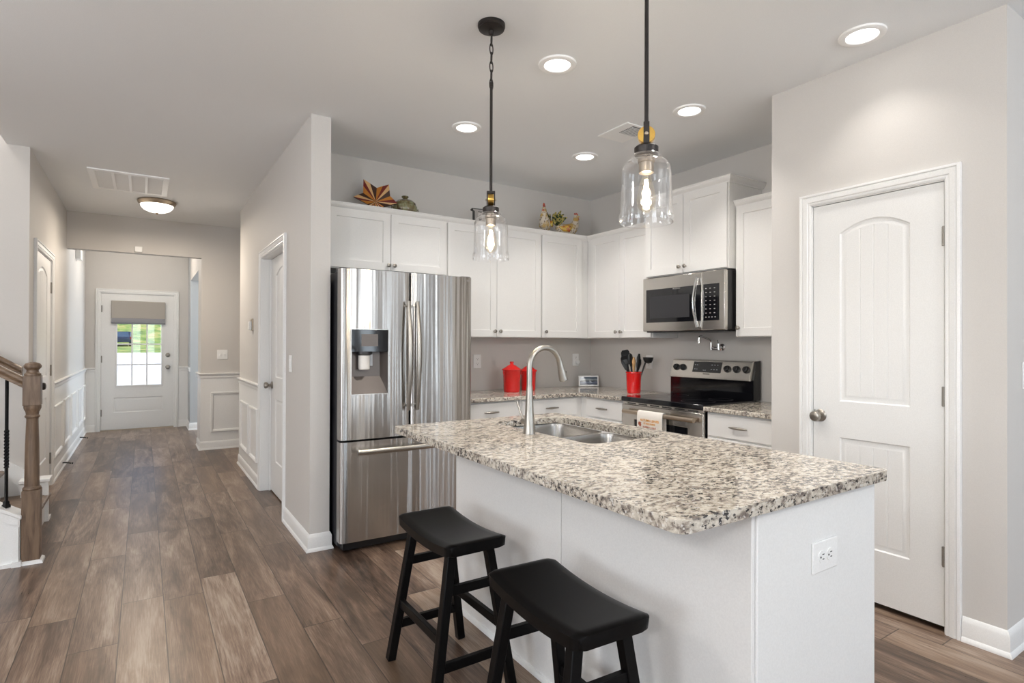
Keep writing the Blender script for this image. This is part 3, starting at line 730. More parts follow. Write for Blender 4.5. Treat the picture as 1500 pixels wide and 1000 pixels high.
# pendants
def pendant(x, y, label, rot):
    MP = Matrix.Translation((x, y, 0)) @ Matrix.Rotation(rot, 4, 'Z') @ Matrix.Translation((-x, -y, 0))
    p = thing('pendant_lamp', label, 'pendant lamp', (x, y, H), 'pendant lamps over the island')
    MB().lathe([(.062, 0), (.062, -.012), (.056, -.018), (.058, -.022), (.045, -.028), (.012, -.030), (.010, -.045), (.004, -.05)], (x, y, H), 32).build('canopy', 'bronze', p)
    b = MB(); z = H-.045; i = 0
    while z > 2.475:
        N = 16; L = .052; pts = []
        for q in range(N):
            a = 2*PI*q/N; u_ = .010*math.cos(a); w_ = (L/2)*math.sin(a)
            pts.append((x+(u_ if i % 2 else u_*.3), y+(u_*.3 if i % 2 else u_), z-L/2+w_))
        pts = [Vector(q) for q in pts]; rings = []
        for q in range(N):
            dd = (pts[(q+1) % N]-pts[q-1]).normalized(); n_ = Vector((.7, -.7, .02)); n_ = (n_-dd*n_.dot(dd)).normalized(); bb = dd.cross(n_)
            rings.append([tuple(pts[q]+n_*.0025*math.cos(a)+bb*.0025*math.sin(a)) for a in [2*PI*j/6 for j in range(6)]])
        b.loft(rings, closed=True); z -= .040; i += 1
    b.build('chain', 'bronze', p)
    MB().tube([(x, y, 2.475), (x, y, 1.985)], .0065, 12).lathe([(.0095, 0), (.0095, .02)], (x, y, 2.46), 12).build('stem', 'bronze', p)
    b = MB(MP)   # fork: two straps either side of the brass wheel
    for s2 in (-1, 1): b.box(x+s2*.0165-.0025, x+s2*.0165+.0025, y-.009, y+.009, 1.915, 1.985)
    b.box(x-.019, x+.019, y-.009, y+.009, 1.980, 1.990); b.build('fork', 'bronze', p, bevel=.001)
    MB(MP).lathe([(.018, -.013), (.026, -.013), (.0265, -.011), (.0265, .011), (.026, .013), (.018, .013)], (x, y, 1.952), 32, 'x').build('brass_wheel', 'brass', p)
    MB(MP).lathe([(.004, -.024), (.006, -.022), (.006, .022), (.004, .024)], (x, y, 1.952), 12, 'x').build('pin', 'goldtrim', p)
    MB().lathe([(.012, 1.925), (.030, 1.920), (.037, 1.914), (.037, 1.893), (.034, 1.888), (.012, 1.888)], (x, y, 0), 32).build('cap', 'bronze', p)
    MB().lathe([(.026, 1.888), (.026, 1.868), (.023, 1.866), (.023, 1.836), (.019, 1.834), (.010, 1.834)], (x, y, 0), 28).build('socket', 'socket', p)
    out = [(.034, 1.896), (.043, 1.892), (.047, 1.884), (.047, 1.877), (.058, 1.872), (.068, 1.863), (.0745, 1.848), (.0765, 1.825), (.078, 1.760), (.0795, 1.715), (.0835, 1.703), (.084, 1.690), (.082, 1.680)]
    inn = [(r-.0025, z_) for r, z_ in reversed(out)]
    MB().lathe(out+inn, (x, y, 0), 48, caps=False).build('glass_shade', 'glass', p, smooth=60)
    MB().lathe([(.010, 1.838), (.013, 1.825), (.019, 1.805), (.027, 1.775), (.030, 1.755), (.028, 1.738), (.020, 1.722), (.008, 1.714), (.001, 1.713)], (x, y, 0), 28, caps=False).build('bulb', 'bulbglass', p, smooth=60)
    b = MB()
    for k_ in range(6):
        a = 2*PI*k_/6; b.tube([(x+.004*math.cos(a), y+.004*math.sin(a), 1.815), (x+.010*math.cos(a+.3), y+.010*math.sin(a+.3), 1.745)], .0013, 6)
    b.build('filament', 'filament', p)
    light('pendant_bulb', 'POINT', (x, y, 1.775), 6.5, (1, .90, .76), shadow_soft_size=.015)
pendant(1.307, 2.182, 'glass pendant lamp with its round ceiling canopy in view', math.radians(-31))
pendant(1.307, 1.242, 'larger looking glass pendant lamp with brass wheel, nearest the camera', math.radians(44))

# ------------------------------------------------------------------ cabinets
def shaker(M_, x0, x1, z0, z1, yf, parent, knob=None, mat='cab'):
    fwid = .057; yb_ = yf+.019
    mb = MB(M_)
    outer = [(x0, z0), (x1, z0), (x1, z1), (x0, z1)]
    def ins(i): return [(x0+i, z0+i), (x1-i, z0+i), (x1-i, z1-i), (x0+i, z1-i)]
    R = lambda i, d: [(q[0], yf+d, q[1]) for q in ins(i)]
    mb.loft([R(0, .019), R(0, .0015), R(.0015, 0), R(fwid, 0), R(fwid+.0015, .009)], True, True)
    o = mb.build('door', mat, parent, smooth=0)
    if knob:
        kb = MB(M_); kb.lathe([(.006, 0), (.005, .010), (.009, .014), (.0145, .019), (.015, .024), (.010, .028), (.002, .029)], (knob[0], yf, knob[1]), 18, 'y')
        kb.build('knob', 'nickel', o)
    return o
def drawer(M_, x0, x1, z0, z1, yf, parent, pull=True):
    o = MB(M_).box(x0, x1, yf, yf+.019, z0, z1).build('drawer', 'cab', parent, bevel=.003)
    if pull:
        xm, zm = (x0+x1)/2, (z0+z1)/2+.003; b = MB(M_)
        for s2 in (-1, 1): b.tube([(xm+s2*.040, yf, zm), (xm+s2*.040, yf-.022, zm)], .004, 8)
        pts = [(xm-.064+.128*i/12, yf-.022-.004*math.sin(PI*i/12), zm) for i in range(13)]
        b.tube(pts, [.0045+.0045*math.sin(PI*i/12) for i in range(13)], 10); b.build('pull_handle', 'nickel', o)
    return o
def cabinet(label, M_, x0, x1, yf, yb_, z0, z1, group, name='wall_cabinet', cat='cabinet', toe=False, toex=0):
    """yf is the plane of the door fronts"""
    cc = M_ @ Vector(((x0+x1)/2, (yf+yb_)/2, z0))
    t_ = thing(name, label, cat, tuple(cc), group)
    b = MB(M_)
    if toe: b.box(x0, x1, yf+.02, yb_, .10, z1); b.box(x0, x1, yf+.08, yb_, 0, .10)
    else: b.box(x0, x1, yf+.02, yb_, z0, z1+.028)
    b.build('body', 'cab', t_, bevel=.001); return t_
G1 = 'white shaker wall cabinets'
BZ, TZ = 1.357, 2.268
c = cabinet('white two-door wall cabinet above the refrigerator', ID, XF+.003, 1.997, 4.0, YB-.003, 1.835, TZ, G1)
shaker(ID, 1.075, 1.531, 1.842, TZ-.006, 4.0, c, (1.510, 1.880)); shaker(ID, 1.535, 1.991, 1.842, TZ-.006, 4.0, c, (1.556, 1.880))
c = cabinet('white two-door wall cabinet just right of the refrigerator', ID, 2.0, 2.914, 4.0, YB-.003, BZ, TZ, G1)
shaker(ID, 2.006, 2.456, BZ+.004, TZ-.006, 4.0, c, (2.432, 1.408)); shaker(ID, 2.460, 2.909, BZ+.004, TZ-.006, 4.0, c, (2.485, 1.408))
c = cabinet('white single-door wall cabinet in the back wall corner', ID, 2.917, XR-.003, 4.0, YB-.003, BZ, TZ, G1)
shaker(ID, 2.925, 3.372, BZ+.004, TZ-.006, 4.0, c, (2.958, 1.412))
c = cabinet('white two-door wall cabinet between the corner and the microwave', MR, -4.015, -3.212, 3.44, XR-.003, BZ, TZ, G1)
shaker(MR, -3.955, -3.584, BZ+.004, TZ-.006, 3.44, c, (-3.610, 1.410)); shaker(MR, -3.580, -3.218, BZ+.004, TZ-.006, 3.44, c, (-3.552, 1.410))
c = cabinet('tall raised white wall cabinet above the microwave', MR, -3.208, -2.443, 3.36, XR-.003, 1.832, 2.430, G1)
shaker(MR, -3.203, -2.828, 1.838, 2.424, 3.36, c, (-2.853, 1.885)); shaker(MR, -2.824, -2.449, 1.838, 2.424, 3.36, c, (-2.799, 1.885))
c = cabinet('white single-door wall cabinet between the microwave and the pantry', MR, -2.438, -YP1-.003, 3.44, XR-.003, BZ, TZ, G1)
shaker(MR, -2.432, -1.925, BZ+.004, TZ-.006, 3.44, c, (-2.408, 1.42))
CR = [(0, 0), (.008, 0), (.010, .008), (.022, .018), (.030, .030), (.031, .038), (.036, .040), (.036, .046), (0, .046)]
def crown(label, pts, z, side=-1):
    o = MB().sweep(pts, [(a, b_+z) for a, b_ in CR], side).build('crown_moulding', 'cab', smooth=30)
    return tag(o, label, 'moulding', 'cabinet crown mouldings')
crown('white crown moulding along the top of the lower wall cabinets', [(XF+.002, 4.018), (3.458, 4.018), (3.458, 3.212)], TZ-.012)
crown('white crown moulding around the raised cabinet over the microwave', [(XR-.004, 3.209), (3.378, 3.209), (3.378, 2.442), (XR-.004, 2.442)], 2.425, -1)
crown('white crown moulding on the cabinet beside the pantry', [(3.458, 2.441), (3.458, YP1+.003)], TZ-.012)

G2 = 'white base cabinets'
CT = .893; CB = CT-.03
c = cabinet('white base cabinet between the refrigerator and the corner, left one', ID, 1.955, 2.50, 3.71, YB-.003, 0, CB-.001, G2, 'base_cabinet', toe=True)
drawer(ID, 1.962, 2.488, .705, .848, 3.71, c); shaker(ID, 1.962, 2.222, .12, .692, 3.71, c, (2.20, .64)); shaker(ID, 2.226, 2.488, .12, .692, 3.71, c, (2.25, .64))
c = cabinet('white base cabinet in the back wall corner beneath the small picture', ID, 2.503, XR-.003, 3.71, YB-.003, 0, CB-.001, G2, 'base_cabinet', toe=True)
drawer(ID, 2.525, 3.080, .705, .848, 3.71, c); shaker(ID, 2.525, 2.80, .12, .692, 3.71, c, (2.775, .64)); shaker(ID, 2.804, 3.080, .12, .692, 3.71, c, (2.83, .64))
c = cabinet('white base cabinet between the corner and the range', MR, -3.727, -3.207, 3.12, XR-.003, 0, CB-.001, G2, 'base_cabinet', toe=True)
drawer(MR, -3.640, -3.215, .705, .848, 3.12, c); shaker(MR, -3.640, -3.215, .12, .692, 3.12, c, (-3.60, .64))
c = cabinet('white base cabinet between the range and the pantry wall', MR, -2.432, -YP1-.003, 3.12, XR-.003, 0, CB-.001, G2, 'base_cabinet', toe=True)
drawer(MR, -2.418, -1.935, .705, .848, 3.12, c); shaker(MR, -2.418, -1.935, .12, .692, 3.12, c, (-2.38, .64))
o = MB().prism([(1.945, 3.672), (3.095, 3.672), (3.095, 3.206), (XR-.002, 3.206), (XR-.002, YB-.002), (1.945, YB-.002)], CB, CT, plane='xy').build('countertop', 'granite', bevel=.004)
tag(o, 'speckled granite countertop turning the kitchen corner under the red jars', 'countertop')
o = MB().box(3.095, XR-.002, YP1+.002, 2.434, CB, CT).build('countertop', 'granite', bevel=.004)
tag(o, 'short speckled granite countertop right of the range', 'countertop')

# ------------------------------------------------------------------ island
IX0, IX1, IY0, IY1, IT = .990, 1.960, .8335, 2.5464, .914
isl = thing('kitchen_island', 'white panelled kitchen island base under the granite top', 'kitchen island', (1.62, 1.68, 0))
Bx, By0, By1, Bx1 = 1.303, .872, 2.502, 1.935
MB().box(Bx+.012, Bx1-.02, By0+.012, 1.64, 0, IT-.035).box(Bx+.012, Bx1-.02, 1.64, 2.44, 0, .60).box(Bx+.012, Bx1-.02, 2.44, By1-.002, 0, IT-.035).build('body', 'island', isl)
MB(MR).box(-By1, -1.662, Bx, Bx+.014, .0, IT-.034).build('back_panel', 'island', isl, bevel=.002)
MB(MR).box(-1.658, -By0-.002, Bx, Bx+.014, .0, IT-.034).build('back_panel', 'island', isl, bevel=.002)
MB().box(Bx+.016, Bx1, By0-.004, By0+.014, 0, IT-.034).build('end_panel', 'trim', isl, bevel=.002)
MB().sweep([(Bx, By1), (Bx, By0+.0)], [(0, 0), (.014, 0), (.012, .012), (.008, .018), (0, .02)], -1).build('shoe_moulding', 'trim', isl)
MB(ML).box(By0+.014, 1.64, -Bx1, -Bx1+.02, .1, IT-.05).box(1.64, 2.44, -Bx1, -Bx1+.02, .1, .60).build('cabinet_front', 'cab', isl)
def rrect(x0, x1, y0, y1, r, n=6):
    pts = []
    for cx_, cy_, a0 in ((x1-r, y0+r, -90), (x1-r, y1-r, 0), (x0+r, y1-r, 90), (x0+r, y0+r, 180)):
        for i in range(n+1):
            a = math.radians(a0+90*i/n); pts.append((cx_+r*math.cos(a), cy_+r*math.sin(a)))
    return pts
sx0, sx1, sy0, sy1 = 1.455, 1.868, 1.665, 2.405
o = MB().prism(rrect(IX0, IX1, IY0, IY1, .03), IT-.032, IT, [rrect(sx0, sx1, sy0, sy1, .06)[::-1]], 'xy').build('island_countertop', 'granite', bevel=.005, seg=3)
tag(o, 'large speckled granite slab with rounded corners on the island', 'countertop')
sk = thing('kitchen_sink', 'double bowl stainless steel sink set in the island countertop', 'sink', (1.66, 2.03, IT-.03))
def bowl(x0, x1, y0, y1, zt, dep):
    mb = MB(); rg = []
    for ins_, z in ((-.012, zt), (0, zt), (.004, zt-.02), (.010, zt-dep+.04), (.022, zt-dep+.012), (.05, zt-dep)):
        rg.append([(p[0], p[1], z) for p in rrect(x0+ins_, x1-ins_, y0+ins_, y1-ins_, max(.012, .055-ins_*.3), 6)])
    mb.loft(rg, False, True); return mb
b1_ = bowl(sx0+.004, sx1-.004, 2.045, sy1-.004, IT-.036, .20).build('basin', 'sink', sk, smooth=50)
b2_ = bowl(sx0+.004, sx1-.004, sy0+.004, 2.015, IT-.036, .20).build('basin', 'sink', sk, smooth=50)
for yy in (2.225, 1.84): MB().lathe([(.045, .0), (.045, .003), (.034, .004), (.03, -.002), (.006, -.002)], (1.66, yy, IT-.236), 24).build('drain', 'chrome', sk)
fc = thing('kitchen_faucet', 'tall brushed nickel gooseneck faucet on the island', 'faucet', (1.402, 2.01, IT))
fx, fy = 1.402, 2.01
MB().lathe([(.027, IT), (.027, IT+.004), (.0255, IT+.008), (.0185, IT+.10), (.0145, IT+.19), (.0128, IT+.21)], (fx, fy, 0), 28).build('base', 'nickel', fc)
R_ = .0835; cxn = fx+R_; pts = [(fx, fy, IT+.20), (fx, fy, 1.20)]
for i in range(1, 17):
    a = PI-(PI-.28)*i/16; pts.append((cxn+R_*math.cos(a), fy, 1.203+R_*math.sin(a)*1.0))
MB().tube(pts, .0125, 16).build('spout', 'nickel', fc)
e = Vector(pts[-1]); dr = Vector((.28, 0, -.96)).normalized()
MB().tube([e-dr*.002, e+dr*.02, e+dr*.06, e+dr*.088, e+dr*.092], [.0132, .0140, .0185, .0205, .018], 20).build('spray_head', 'nickel', fc)
MB().box(e.x+.030, e.x+.036, fy-.007, fy+.007, e.z-.075, e.z-.045).build('spray_button', 'black', fc, bevel=.002)
MB().tube([(fx, fy+.015, IT+.048), (fx, fy+.050, IT+.050), (fx, fy+.053, IT+.050)], [.0135, .0135, .011], 16).build('handle_hub', 'nickel', fc)
MB().tube([(fx, fy+.044, IT+.055), (fx-.005, fy+.060, IT+.085), (fx-.012, fy+.078, IT+.135)], [.005, .0045, .0038], 10).build('handle', 'nickel', fc)

# ------------------------------------------------------------------ stools
def stool():
    s = thing('bar_stool', 'black wooden saddle stool farther from the camera, nearest the refrigerator', 'stool', (0, 0, 0), 'black saddle stools at the island')
    L, W = .475, .252
    mb = MB(); n1_, n2_ = 30, 14; rings = []
    def zc(x, y):  # saddle: ends rise along y
        return .570+.020*(abs(y)/(L/2))**2.0
    out = []
    for i in range(n1_+1):
        y = -L/2*math.cos(PI*i/n1_)
        e_ = min(1, (L/2-abs(y))/.024); wd_ = W/2-(1-math.sqrt(max(0, 1-(1-e_)**2)))*.022
        th = .044
        ring = []
        for j in range(n2_+1):
            x = -wd_+2*wd_*j/n2_; q = abs(x)/wd_; ed = .006*max(0, (q-.86)/.14)**2; ee = .006*max(0, 1-e_)**2
            ring.append((x, y, zc(x, y)-ed-ee))
        for j in range(n2_, -1, -1):
            x = -wd_+2*wd_*j/n2_; q = abs(x)/wd_
            ring.append((x*.985, y*.985, zc(x, y)-th+.004*max(0, (q-.86)/.14)))
        out.append(ring)
    mb.loft(out); mb.build('seat', 'stoolblack', s, smooth=45)
    top = lambda sx, sy: Vector((sx*.078, sy*.168, .545)); bot = lambda sx, sy: Vector((sx*.162, sy*.208, 0))
    at = lambda sx, sy, z: top(sx, sy).lerp(bot(sx, sy), (.545-z)/.545)
    for sx in (-1, 1):
        for sy in (-1, 1):
            MB().bar(top(sx, sy), bot(sx, sy)+Vector((0, 0, .0)), .034, .034, (1, 0, 0)).build('leg', 'stoolblack', s, bevel=.003)
    for sy in (-1, 1):
        for z in (.145, .405): MB().bar(at(-1, sy, z), at(1, sy, z), .034, .020).build('stretcher', 'stoolblack', s, bevel=.002)
    for sx in (-1, 1): MB().bar(at(sx, -1, .235), at(sx, 1, .235), .034, .020).build('stretcher', 'stoolblack', s, bevel=.002)
    return s
s1 = stool(); s1.location = (1.022, 2.02, .0)
for ch in s1.children: ch.matrix_parent_inverse = ID
dup(s1, (1.022, 1.295, .0), math.radians(-3), 'black wooden saddle stool nearest the camera')

# ------------------------------------------------------------------ refrigerator
fr = thing('refrigerator', 'stainless steel french door refrigerator with a water dispenser', 'refrigerator', (1.47, 3.9, 0))
x0, x1, xm = 1.014, 1.932, 1.4735; yf = 3.470
MB().box(x0+.008, x1-.008, 3.565, 4.27, .03, 1.755).build('cabinet_body', 'fridgeside', fr, bevel=.004)
MB().box(x0+.03, x1-.03, 3.52, 3.60, .012, .062).build('kick_grille', 'black', fr)
for a in (x0+.05, x1-.05):
    for b_ in (3.62, 4.2): MB().lathe([(.02, 0), (.02, .03)], (a, b_, 0), 12).build('foot', 'black', fr)
def curved_door(xa, xb, za, zb, hole=None, nx=24):
    mb = MB(); bow = .010; xc = (xa+xb)/2; hw = (xb-xa)/2
    y = lambda x: yf+bow*((x-xc)/hw)**2+.012*max(0, (abs(x-xc)-(hw-.02))/.02)**2
    xs_ = sorted(set([round(xa+(xb-xa)*i/nx, 5) for i in range(nx+1)]+[xa+.005, xa+.012, xb-.005, xb-.012]+([hole[0], hole[1]] if hole else [])))
    zs_ = [za, zb] if not hole else [za, hole[2], hole[3], zb]
    V = [(x, y(x), z) for z in zs_ for x in xs_]; n_ = len(xs_); Fs = []
    for r in range(len(zs_)-1):
        for i in range(n_-1):
            if hole and r == 1 and xs_[i] >= hole[0]-1e-6 and xs_[i+1] <= hole[1]+1e-6: continue
            Fs.append((r*n_+i, r*n_+i+1, (r+1)*n_+i+1, (r+1)*n_+i))
    mb.add(V, Fs)
    yb_ = yf+.085
    for z in (za, zb):
        mb.add([(x, y(x), z) for x in xs_]+[(x, yb_, z) for x in xs_], [(i, i+1, n_+i+1, n_+i) for i in range(n_-1)])
    for x in (xa, xb): mb.add([(x, y(x), za), (x, yb_, za), (x, yb_, zb), (x, y(x), zb)], [(0, 1, 2, 3)])
    mb.add([(xa, yb_, za), (xb, yb_, za), (xb, yb_, zb), (xa, yb_, zb)], [(0, 1, 2, 3)])
    return mb
DHO = (1.074, 1.316, .983, 1.392)
ld = curved_door(x0, xm-.004, .703, 1.768, DHO).build('door', 'steel', fr, smooth=30)
rd = curved_door(xm+.004, x1, .703, 1.768).build('door', 'steel', fr, smooth=30)
dw = curved_door(x0, x1, .068, .690, None, 30).build('freezer_drawer', 'steel', fr, smooth=30)
# dispenser recess
a, b_, c_, d_ = DHO; ys_ = yf+.004; zm = 1.250
q = MB()
q.add([(a, ys_, c_), (b_, ys_, c_), (b_, ys_, zm), (a, ys_, zm), (a+.012, yf+.06, c_+.11), (b_-.035, yf+.06, c_+.11), (b_-.035, yf+.065, zm), (a+.012, yf+.065, zm)],
      [(0, 1, 5, 4), (1, 2, 6, 5), (3, 0, 4, 7), (4, 5, 6, 7), (2, 3, 7, 6)])
q.build('dispenser_recess', 'recessgrey', ld, smooth=0)
q = MB().sweep([(a, c_), (b_, c_), (b_, d_), (a, d_)], [(-.002, -.002), (-.002, .002), (.003, .002), (.003, -.002)], 1, True, lambda u_, v_, w_: (u_, yf+.002-w_, v_)); q.build('dispenser_frame', 'steelh', ld)
MB().box(a+.001, b_-.001, yf-.001, yf+.03, zm, d_-.001).build('control_panel', 'blackgloss', ld, bevel=.002)
MB().box(a+.065, b_-.07, yf-.0016, yf-.001, zm+.035, d_-.03).build('display', 'recessgrey', ld)
q = MB(); q.lathe([(.052, -.0), (.052, -.015), (.030, -.03)], (a+.092, yf+.03, zm+.003), 20); q.build('nozzle', 'black', ld)
MB().lathe([(.036, 0), (.036, -.085), (.030, -.092), (.002, -.092)], (a+.092, yf+.03, zm-.022), 24).build('ice_chute', 'ribbed', ld)
MB().box(a+.125, a+.155, yf+.052, yf+.058, zm-.09, zm-.005).build('paddle', 'display', ld)
# handles
def vhandle(x, parent):
    q = MB(); N = 18; pts = []; rad = []
    for i in range(N+1):
        t2 = i/N; pts.append((x, yf-.030-.030*math.sin(PI*t2), .872+.706*t2)); rad.append(.011+.006*math.sin(PI*t2))
    q.tube(pts, rad, 14, sq=(1.0, .85))
    for z in (.90, 1.55): q.tube([(x, yf-.036, z), (x, yf+.004, z)], .008, 10)
    q.build('handle', 'nickel', parent)
vhandle(1.4425, ld); vhandle(1.5045, rd)
q = MB(); N = 20; pts = [(1.105+.735*i/N, yf-.048-.008*math.sin(PI*i/N), .630) for i in range(N+1)]
q.tube(pts, .0135, 14, sq=(1.25, .9))
for x in (1.13, 1.815): q.tube([(x, yf-.045, .630), (x, yf+.006, .630)], .009, 10)
q.build('handle', 'nickel', dw)
text('SAMSUNG', ID, (1.872, yf+.0068, 1.742), .019, 'button', rd, 'logo')
for a_ in (x0+.04, xm, x1-.04): MB().box(a_-.035, a_+.035, 3.50, 3.62, 1.755, 1.775).build('hinge_cover', 'fridgeside', fr, bevel=.003)

# ------------------------------------------------------------------ range, local frame of MR: x=-y, y=x
rg = thing('range', 'stainless electric range with black glass cooktop', 'range', (3.43, 2.82, 0))
a, b_ = -3.200, -2.440
MB(MR).box(a+.004, b_-.004, 3.135, 3.74, .02, .865).build('body', 'black', rg)
MB(MR).box(a, b_, 3.098, 3.70, .865, .903).build('cooktop', 'blackgloss', rg, bevel=.006)
for cx_, cy_, r in ((-3.02, 3.28, .10), (-2.62, 3.28, .115), (-3.02, 3.53, .085), (-2.62, 3.53, .085)):
    q = MB(MR); q.sweep([(cx_+r*math.cos(2*PI*i/32), cy_+r*math.sin(2*PI*i/32)) for i in range(32)], [(-.0007, .9031), (-.0007, .9034), (.0007, .9034), (.0007, .9031)], 1, True); q.build('burner_ring', 'fridgeside', rg)
# backguard
q = MB(MR); q.prism([(3.655, .90), (3.655, 1.045), (3.74, 1.045), (3.74, .90)], a+.003, b_-.003, plane='yz'); q.build('backguard_lower', 'blackgloss', rg)
pf = [(3.625, 1.040), (3.630, 1.062), (3.668, 1.178), (3.690, 1.184), (3.735, 1.184), (3.735, 1.040)]
MB(MR).prism(pf, a+.016, b_-.012, plane='yz').build('control_panel', 'steelh', rg, bevel=.003)
MB(MR).prism([(y_+.004, z_+.001) for y_, z_ in [(3.60, .91)][:0]]+[(3.66, .905), (3.66, 1.04), (3.70, 1.182), (3.742, 1.186), (3.742, .905)], b_-.012, b_, plane='yz').build('side_cap', 'black', rg)
tdir = Vector((0, .038, .116)).normalized(); nrm_ = Vector((0, -.116, .038)).normalized()
def onp(x, t2): return Vector((x, 3.630, 1.062))+Vector((0, .038, .116))*t2
for kx in (-3.128, -3.062, -2.650, -2.572, -2.492):
    p0 = onp(kx, .50); q = MB(MR)
    q.tube([p0, p0+nrm_*.008, p0+nrm_*.010, p0+nrm_*.024, p0+nrm_*.026], [.027, .026, .021, .019, .015], 22); o = q.build('knob', 'black', rg)
    q = MB(MR); q.bar(p0+nrm_*.027-tdir*.016, p0+nrm_*.027+tdir*.016, .010, .007, (1, 0, 0)); q.build('grip', 'black', o, bevel=.002)
q = MB(MR); c0 = [onp(-2.965, .22), onp(-2.705, .22), onp(-2.705, .92), onp(-2.965, .92)]
q.loft([[tuple(p+nrm_*.0) for p in c0], [tuple(p+nrm_*.002) for p in c0]]); dp = q.build('display_panel', 'blackgloss', rg)
q = MB(MR)
for i, (fx_, tz) in enumerate([(-2.945, .70), (-2.925, .70), (-2.945, .42), (-2.925, .42), (-2.86, .36), (-2.845, .36), (-2.79, .72), (-2.765, .72), (-2.74, .72), (-2.79, .42), (-2.765, .42), (-2.74, .42)]):
    p0 = onp(fx_, tz)+nrm_*.0022; q.bar(p0-Vector((.0055, 0, 0)), p0+Vector((.0055, 0, 0)), .0045, .0008, tuple(tdir))
q.build('display_marks', 'display', dp)
ob = text('FRIGIDAIRE', MR, (-2.83, 3.6325, 1.076), .012, 'darkslot', rg, 'logo')
# oven door: local front y 3.105
MB(MR).box(a+.003, b_-.003, 3.118, 3.135, .845, .864).build('vent_strip', 'steelh', rg)
q = MB(MR)
for i in range(6): q.box(a+.05+i*.115, a+.135+i*.115, 3.1165, 3.118, .850, .858)
q.build('vent_slots', 'darkslot', rg)
od = MB(MR).prism([(a+.003, .24), (b_-.003, .24), (b_-.003, .843), (a+.003, .843)], 3.108, 3.134, [[(a+.13, .40), (a+.13, .735), (b_-.13, .735), (b_-.13, .40)]]).build('oven_door', 'steelh', rg, bevel=.003)
MB(MR).box(a+.13, b_-.13, 3.113, 3.120, .40, .735).build('oven_window', 'blackgloss', od)
MB(MR).box(a+.003, b_-.003, 3.108, 3.134, .05, .232).build('storage_drawer', 'steelh', rg, bevel=.003)
q = MB(MR); q.tube([(a+.05+.66*i/10, 3.072, .795) for i in range(11)], .0165, 16)
for x in (a+.075, b_-.075): q.tube([(x, 3.072, .795), (x, 3.11, .795)], .010, 10)
q.build('handle', 'goldtrim', od)
# towel on the oven handle
tw = thing('hanging_towel', 'cream kitchen towel with autumn print hanging on the oven handle', 'towel', (3.05, 2.78, .80))
ta, tb = -2.985, -2.745
pr = [(3.0985, .50), (3.095, .78), (3.092, .805), (3.083, .817), (3.072, .8195), (3.060, .815), (3.052, .80), (3.050, .775), (3.049, .54)]
pin = [(y_+(.004 if i > 4 else -.004 if i < 4 else 0), z_-(.004 if 2 < i < 6 else 0)) for i, (y_, z_) in enumerate(pr)]
q = MB(MR); n_ = 10; rings = []
for j in range(n_+1):
    x = ta+(tb-ta)*j/n_; wv_ = .0015*math.sin(j*1.7)
    rings.append([(x, y_+wv_, z_) for y_, z_ in pr]+[(x, y_+wv_, z_) for y_, z_ in reversed(pin)])
q.loft(rings); tc_ = q.build('cloth', 'towel', tw)
for body, z, sz, mt in (('AUTUMN LEAVES', .752, .023, 'orange'), ('IF YOU RAKE', .729, .019, 'orange'), ('EVERY LEAF', .700, .024, 'brownprint'), ('YOU RAKE', .677, .020, 'brownprint')):
    text(body, MR, (-2.862, 3.0468, z), sz, mt, tw, 'print', .0003, bold=.0006)
def leaf(cx_, cz_, s2, mt, rot):
    q = MB(MR); pts = [(0, -1.5), (.08, -.9), (.55, -.7), (.45, -.2), (.95, .1), (.55, .35), (.5, .8), (.15, .6), (0, 1.2), (-.15, .6), (-.5, .8), (-.55, .35), (-.95, .1), (-.45, -.2), (-.55, -.7), (-.08, -.9)]
    pts = [(cx_+s2*(u_*math.cos(rot)-v_*math.sin(rot)), cz_+s2*(u_*math.sin(rot)+v_*math.cos(rot))) for u_, v_ in pts]
    q.prism(pts, 3.0462, 3.0472); q.build('leaf_print', mt, tw)
leaf(-2.955, .722, .020, 'brownprint', .5); leaf(-2.778, .678, .020, 'gold', .1)

# ------------------------------------------------------------------ microwave
mw = thing('microwave', 'stainless over-the-range microwave with curved handle', 'microwave', (3.55, 2.82, 1.40))
a, b_ = -3.203, -2.446; z0_, z1_ = 1.405, 1.826
MB(MR).box(a+.002, b_-.002, 3.375, XR-.004, z0_+.004, z1_-.002).build('body', 'black', mw, bevel=.002)
fs = -2.635
MB(MR).box(a, fs, 3.337, 3.373, z0_, z1_-.004).build('door', 'steelh', mw, bevel=.005)
MB(MR).box(fs+.002, b_, 3.337, 3.373, z0_, z1_-.004).build('control_side', 'steelh', mw, bevel=.005)
dr_ = [o for o in mw.children if o.name.startswith('door')][0]
MB(MR).box(a+.035, fs-.01, 3.3355, 3.337, z0_+.068, z1_-.095).build('door_glass', 'blackgloss', dr_)
MB(MR).box(a+.075, fs-.11, 3.3345, 3.3356, z0_+.10, z1_-.15).build('window_mesh', 'recessgrey' if False else 'fridgeside', dr_)
cp = MB(MR).box(fs+.012, b_-.045, 3.3355, 3.337, z0_+.068, z1_-.095).build('keypad', 'blackgloss', mw)
q = MB(MR)
for r in range(8):
    for c2 in range(3 if r < 7 else 4):
        xk = -2.600+c2*(.036 if r < 7 else .026); zk = 1.700-r*.029
        q.box(xk-.0055, xk+.0055, 3.3350, 3.3355, zk-.0028, zk+.0028)
q.build('buttons', 'button', cp)
q = MB(MR); q.tube([(-2.665, 3.335-.012-.040*math.sin(PI*i/16), z0_+.025+.352*i/16) for i in range(17)], .017, 12, sq=(.45, 1.0), twist=0)
q.build('handle', 'chrome', dr_)
MB(MR).box(a+.02, b_-.02, 3.36, 3.72, z0_-.008, z0_+.004).build('bottom_vent', 'black', mw)
text('FRIGIDAIRE', MR, (-2.865, 3.335, 1.722), .014, 'button', dr_, 'logo')

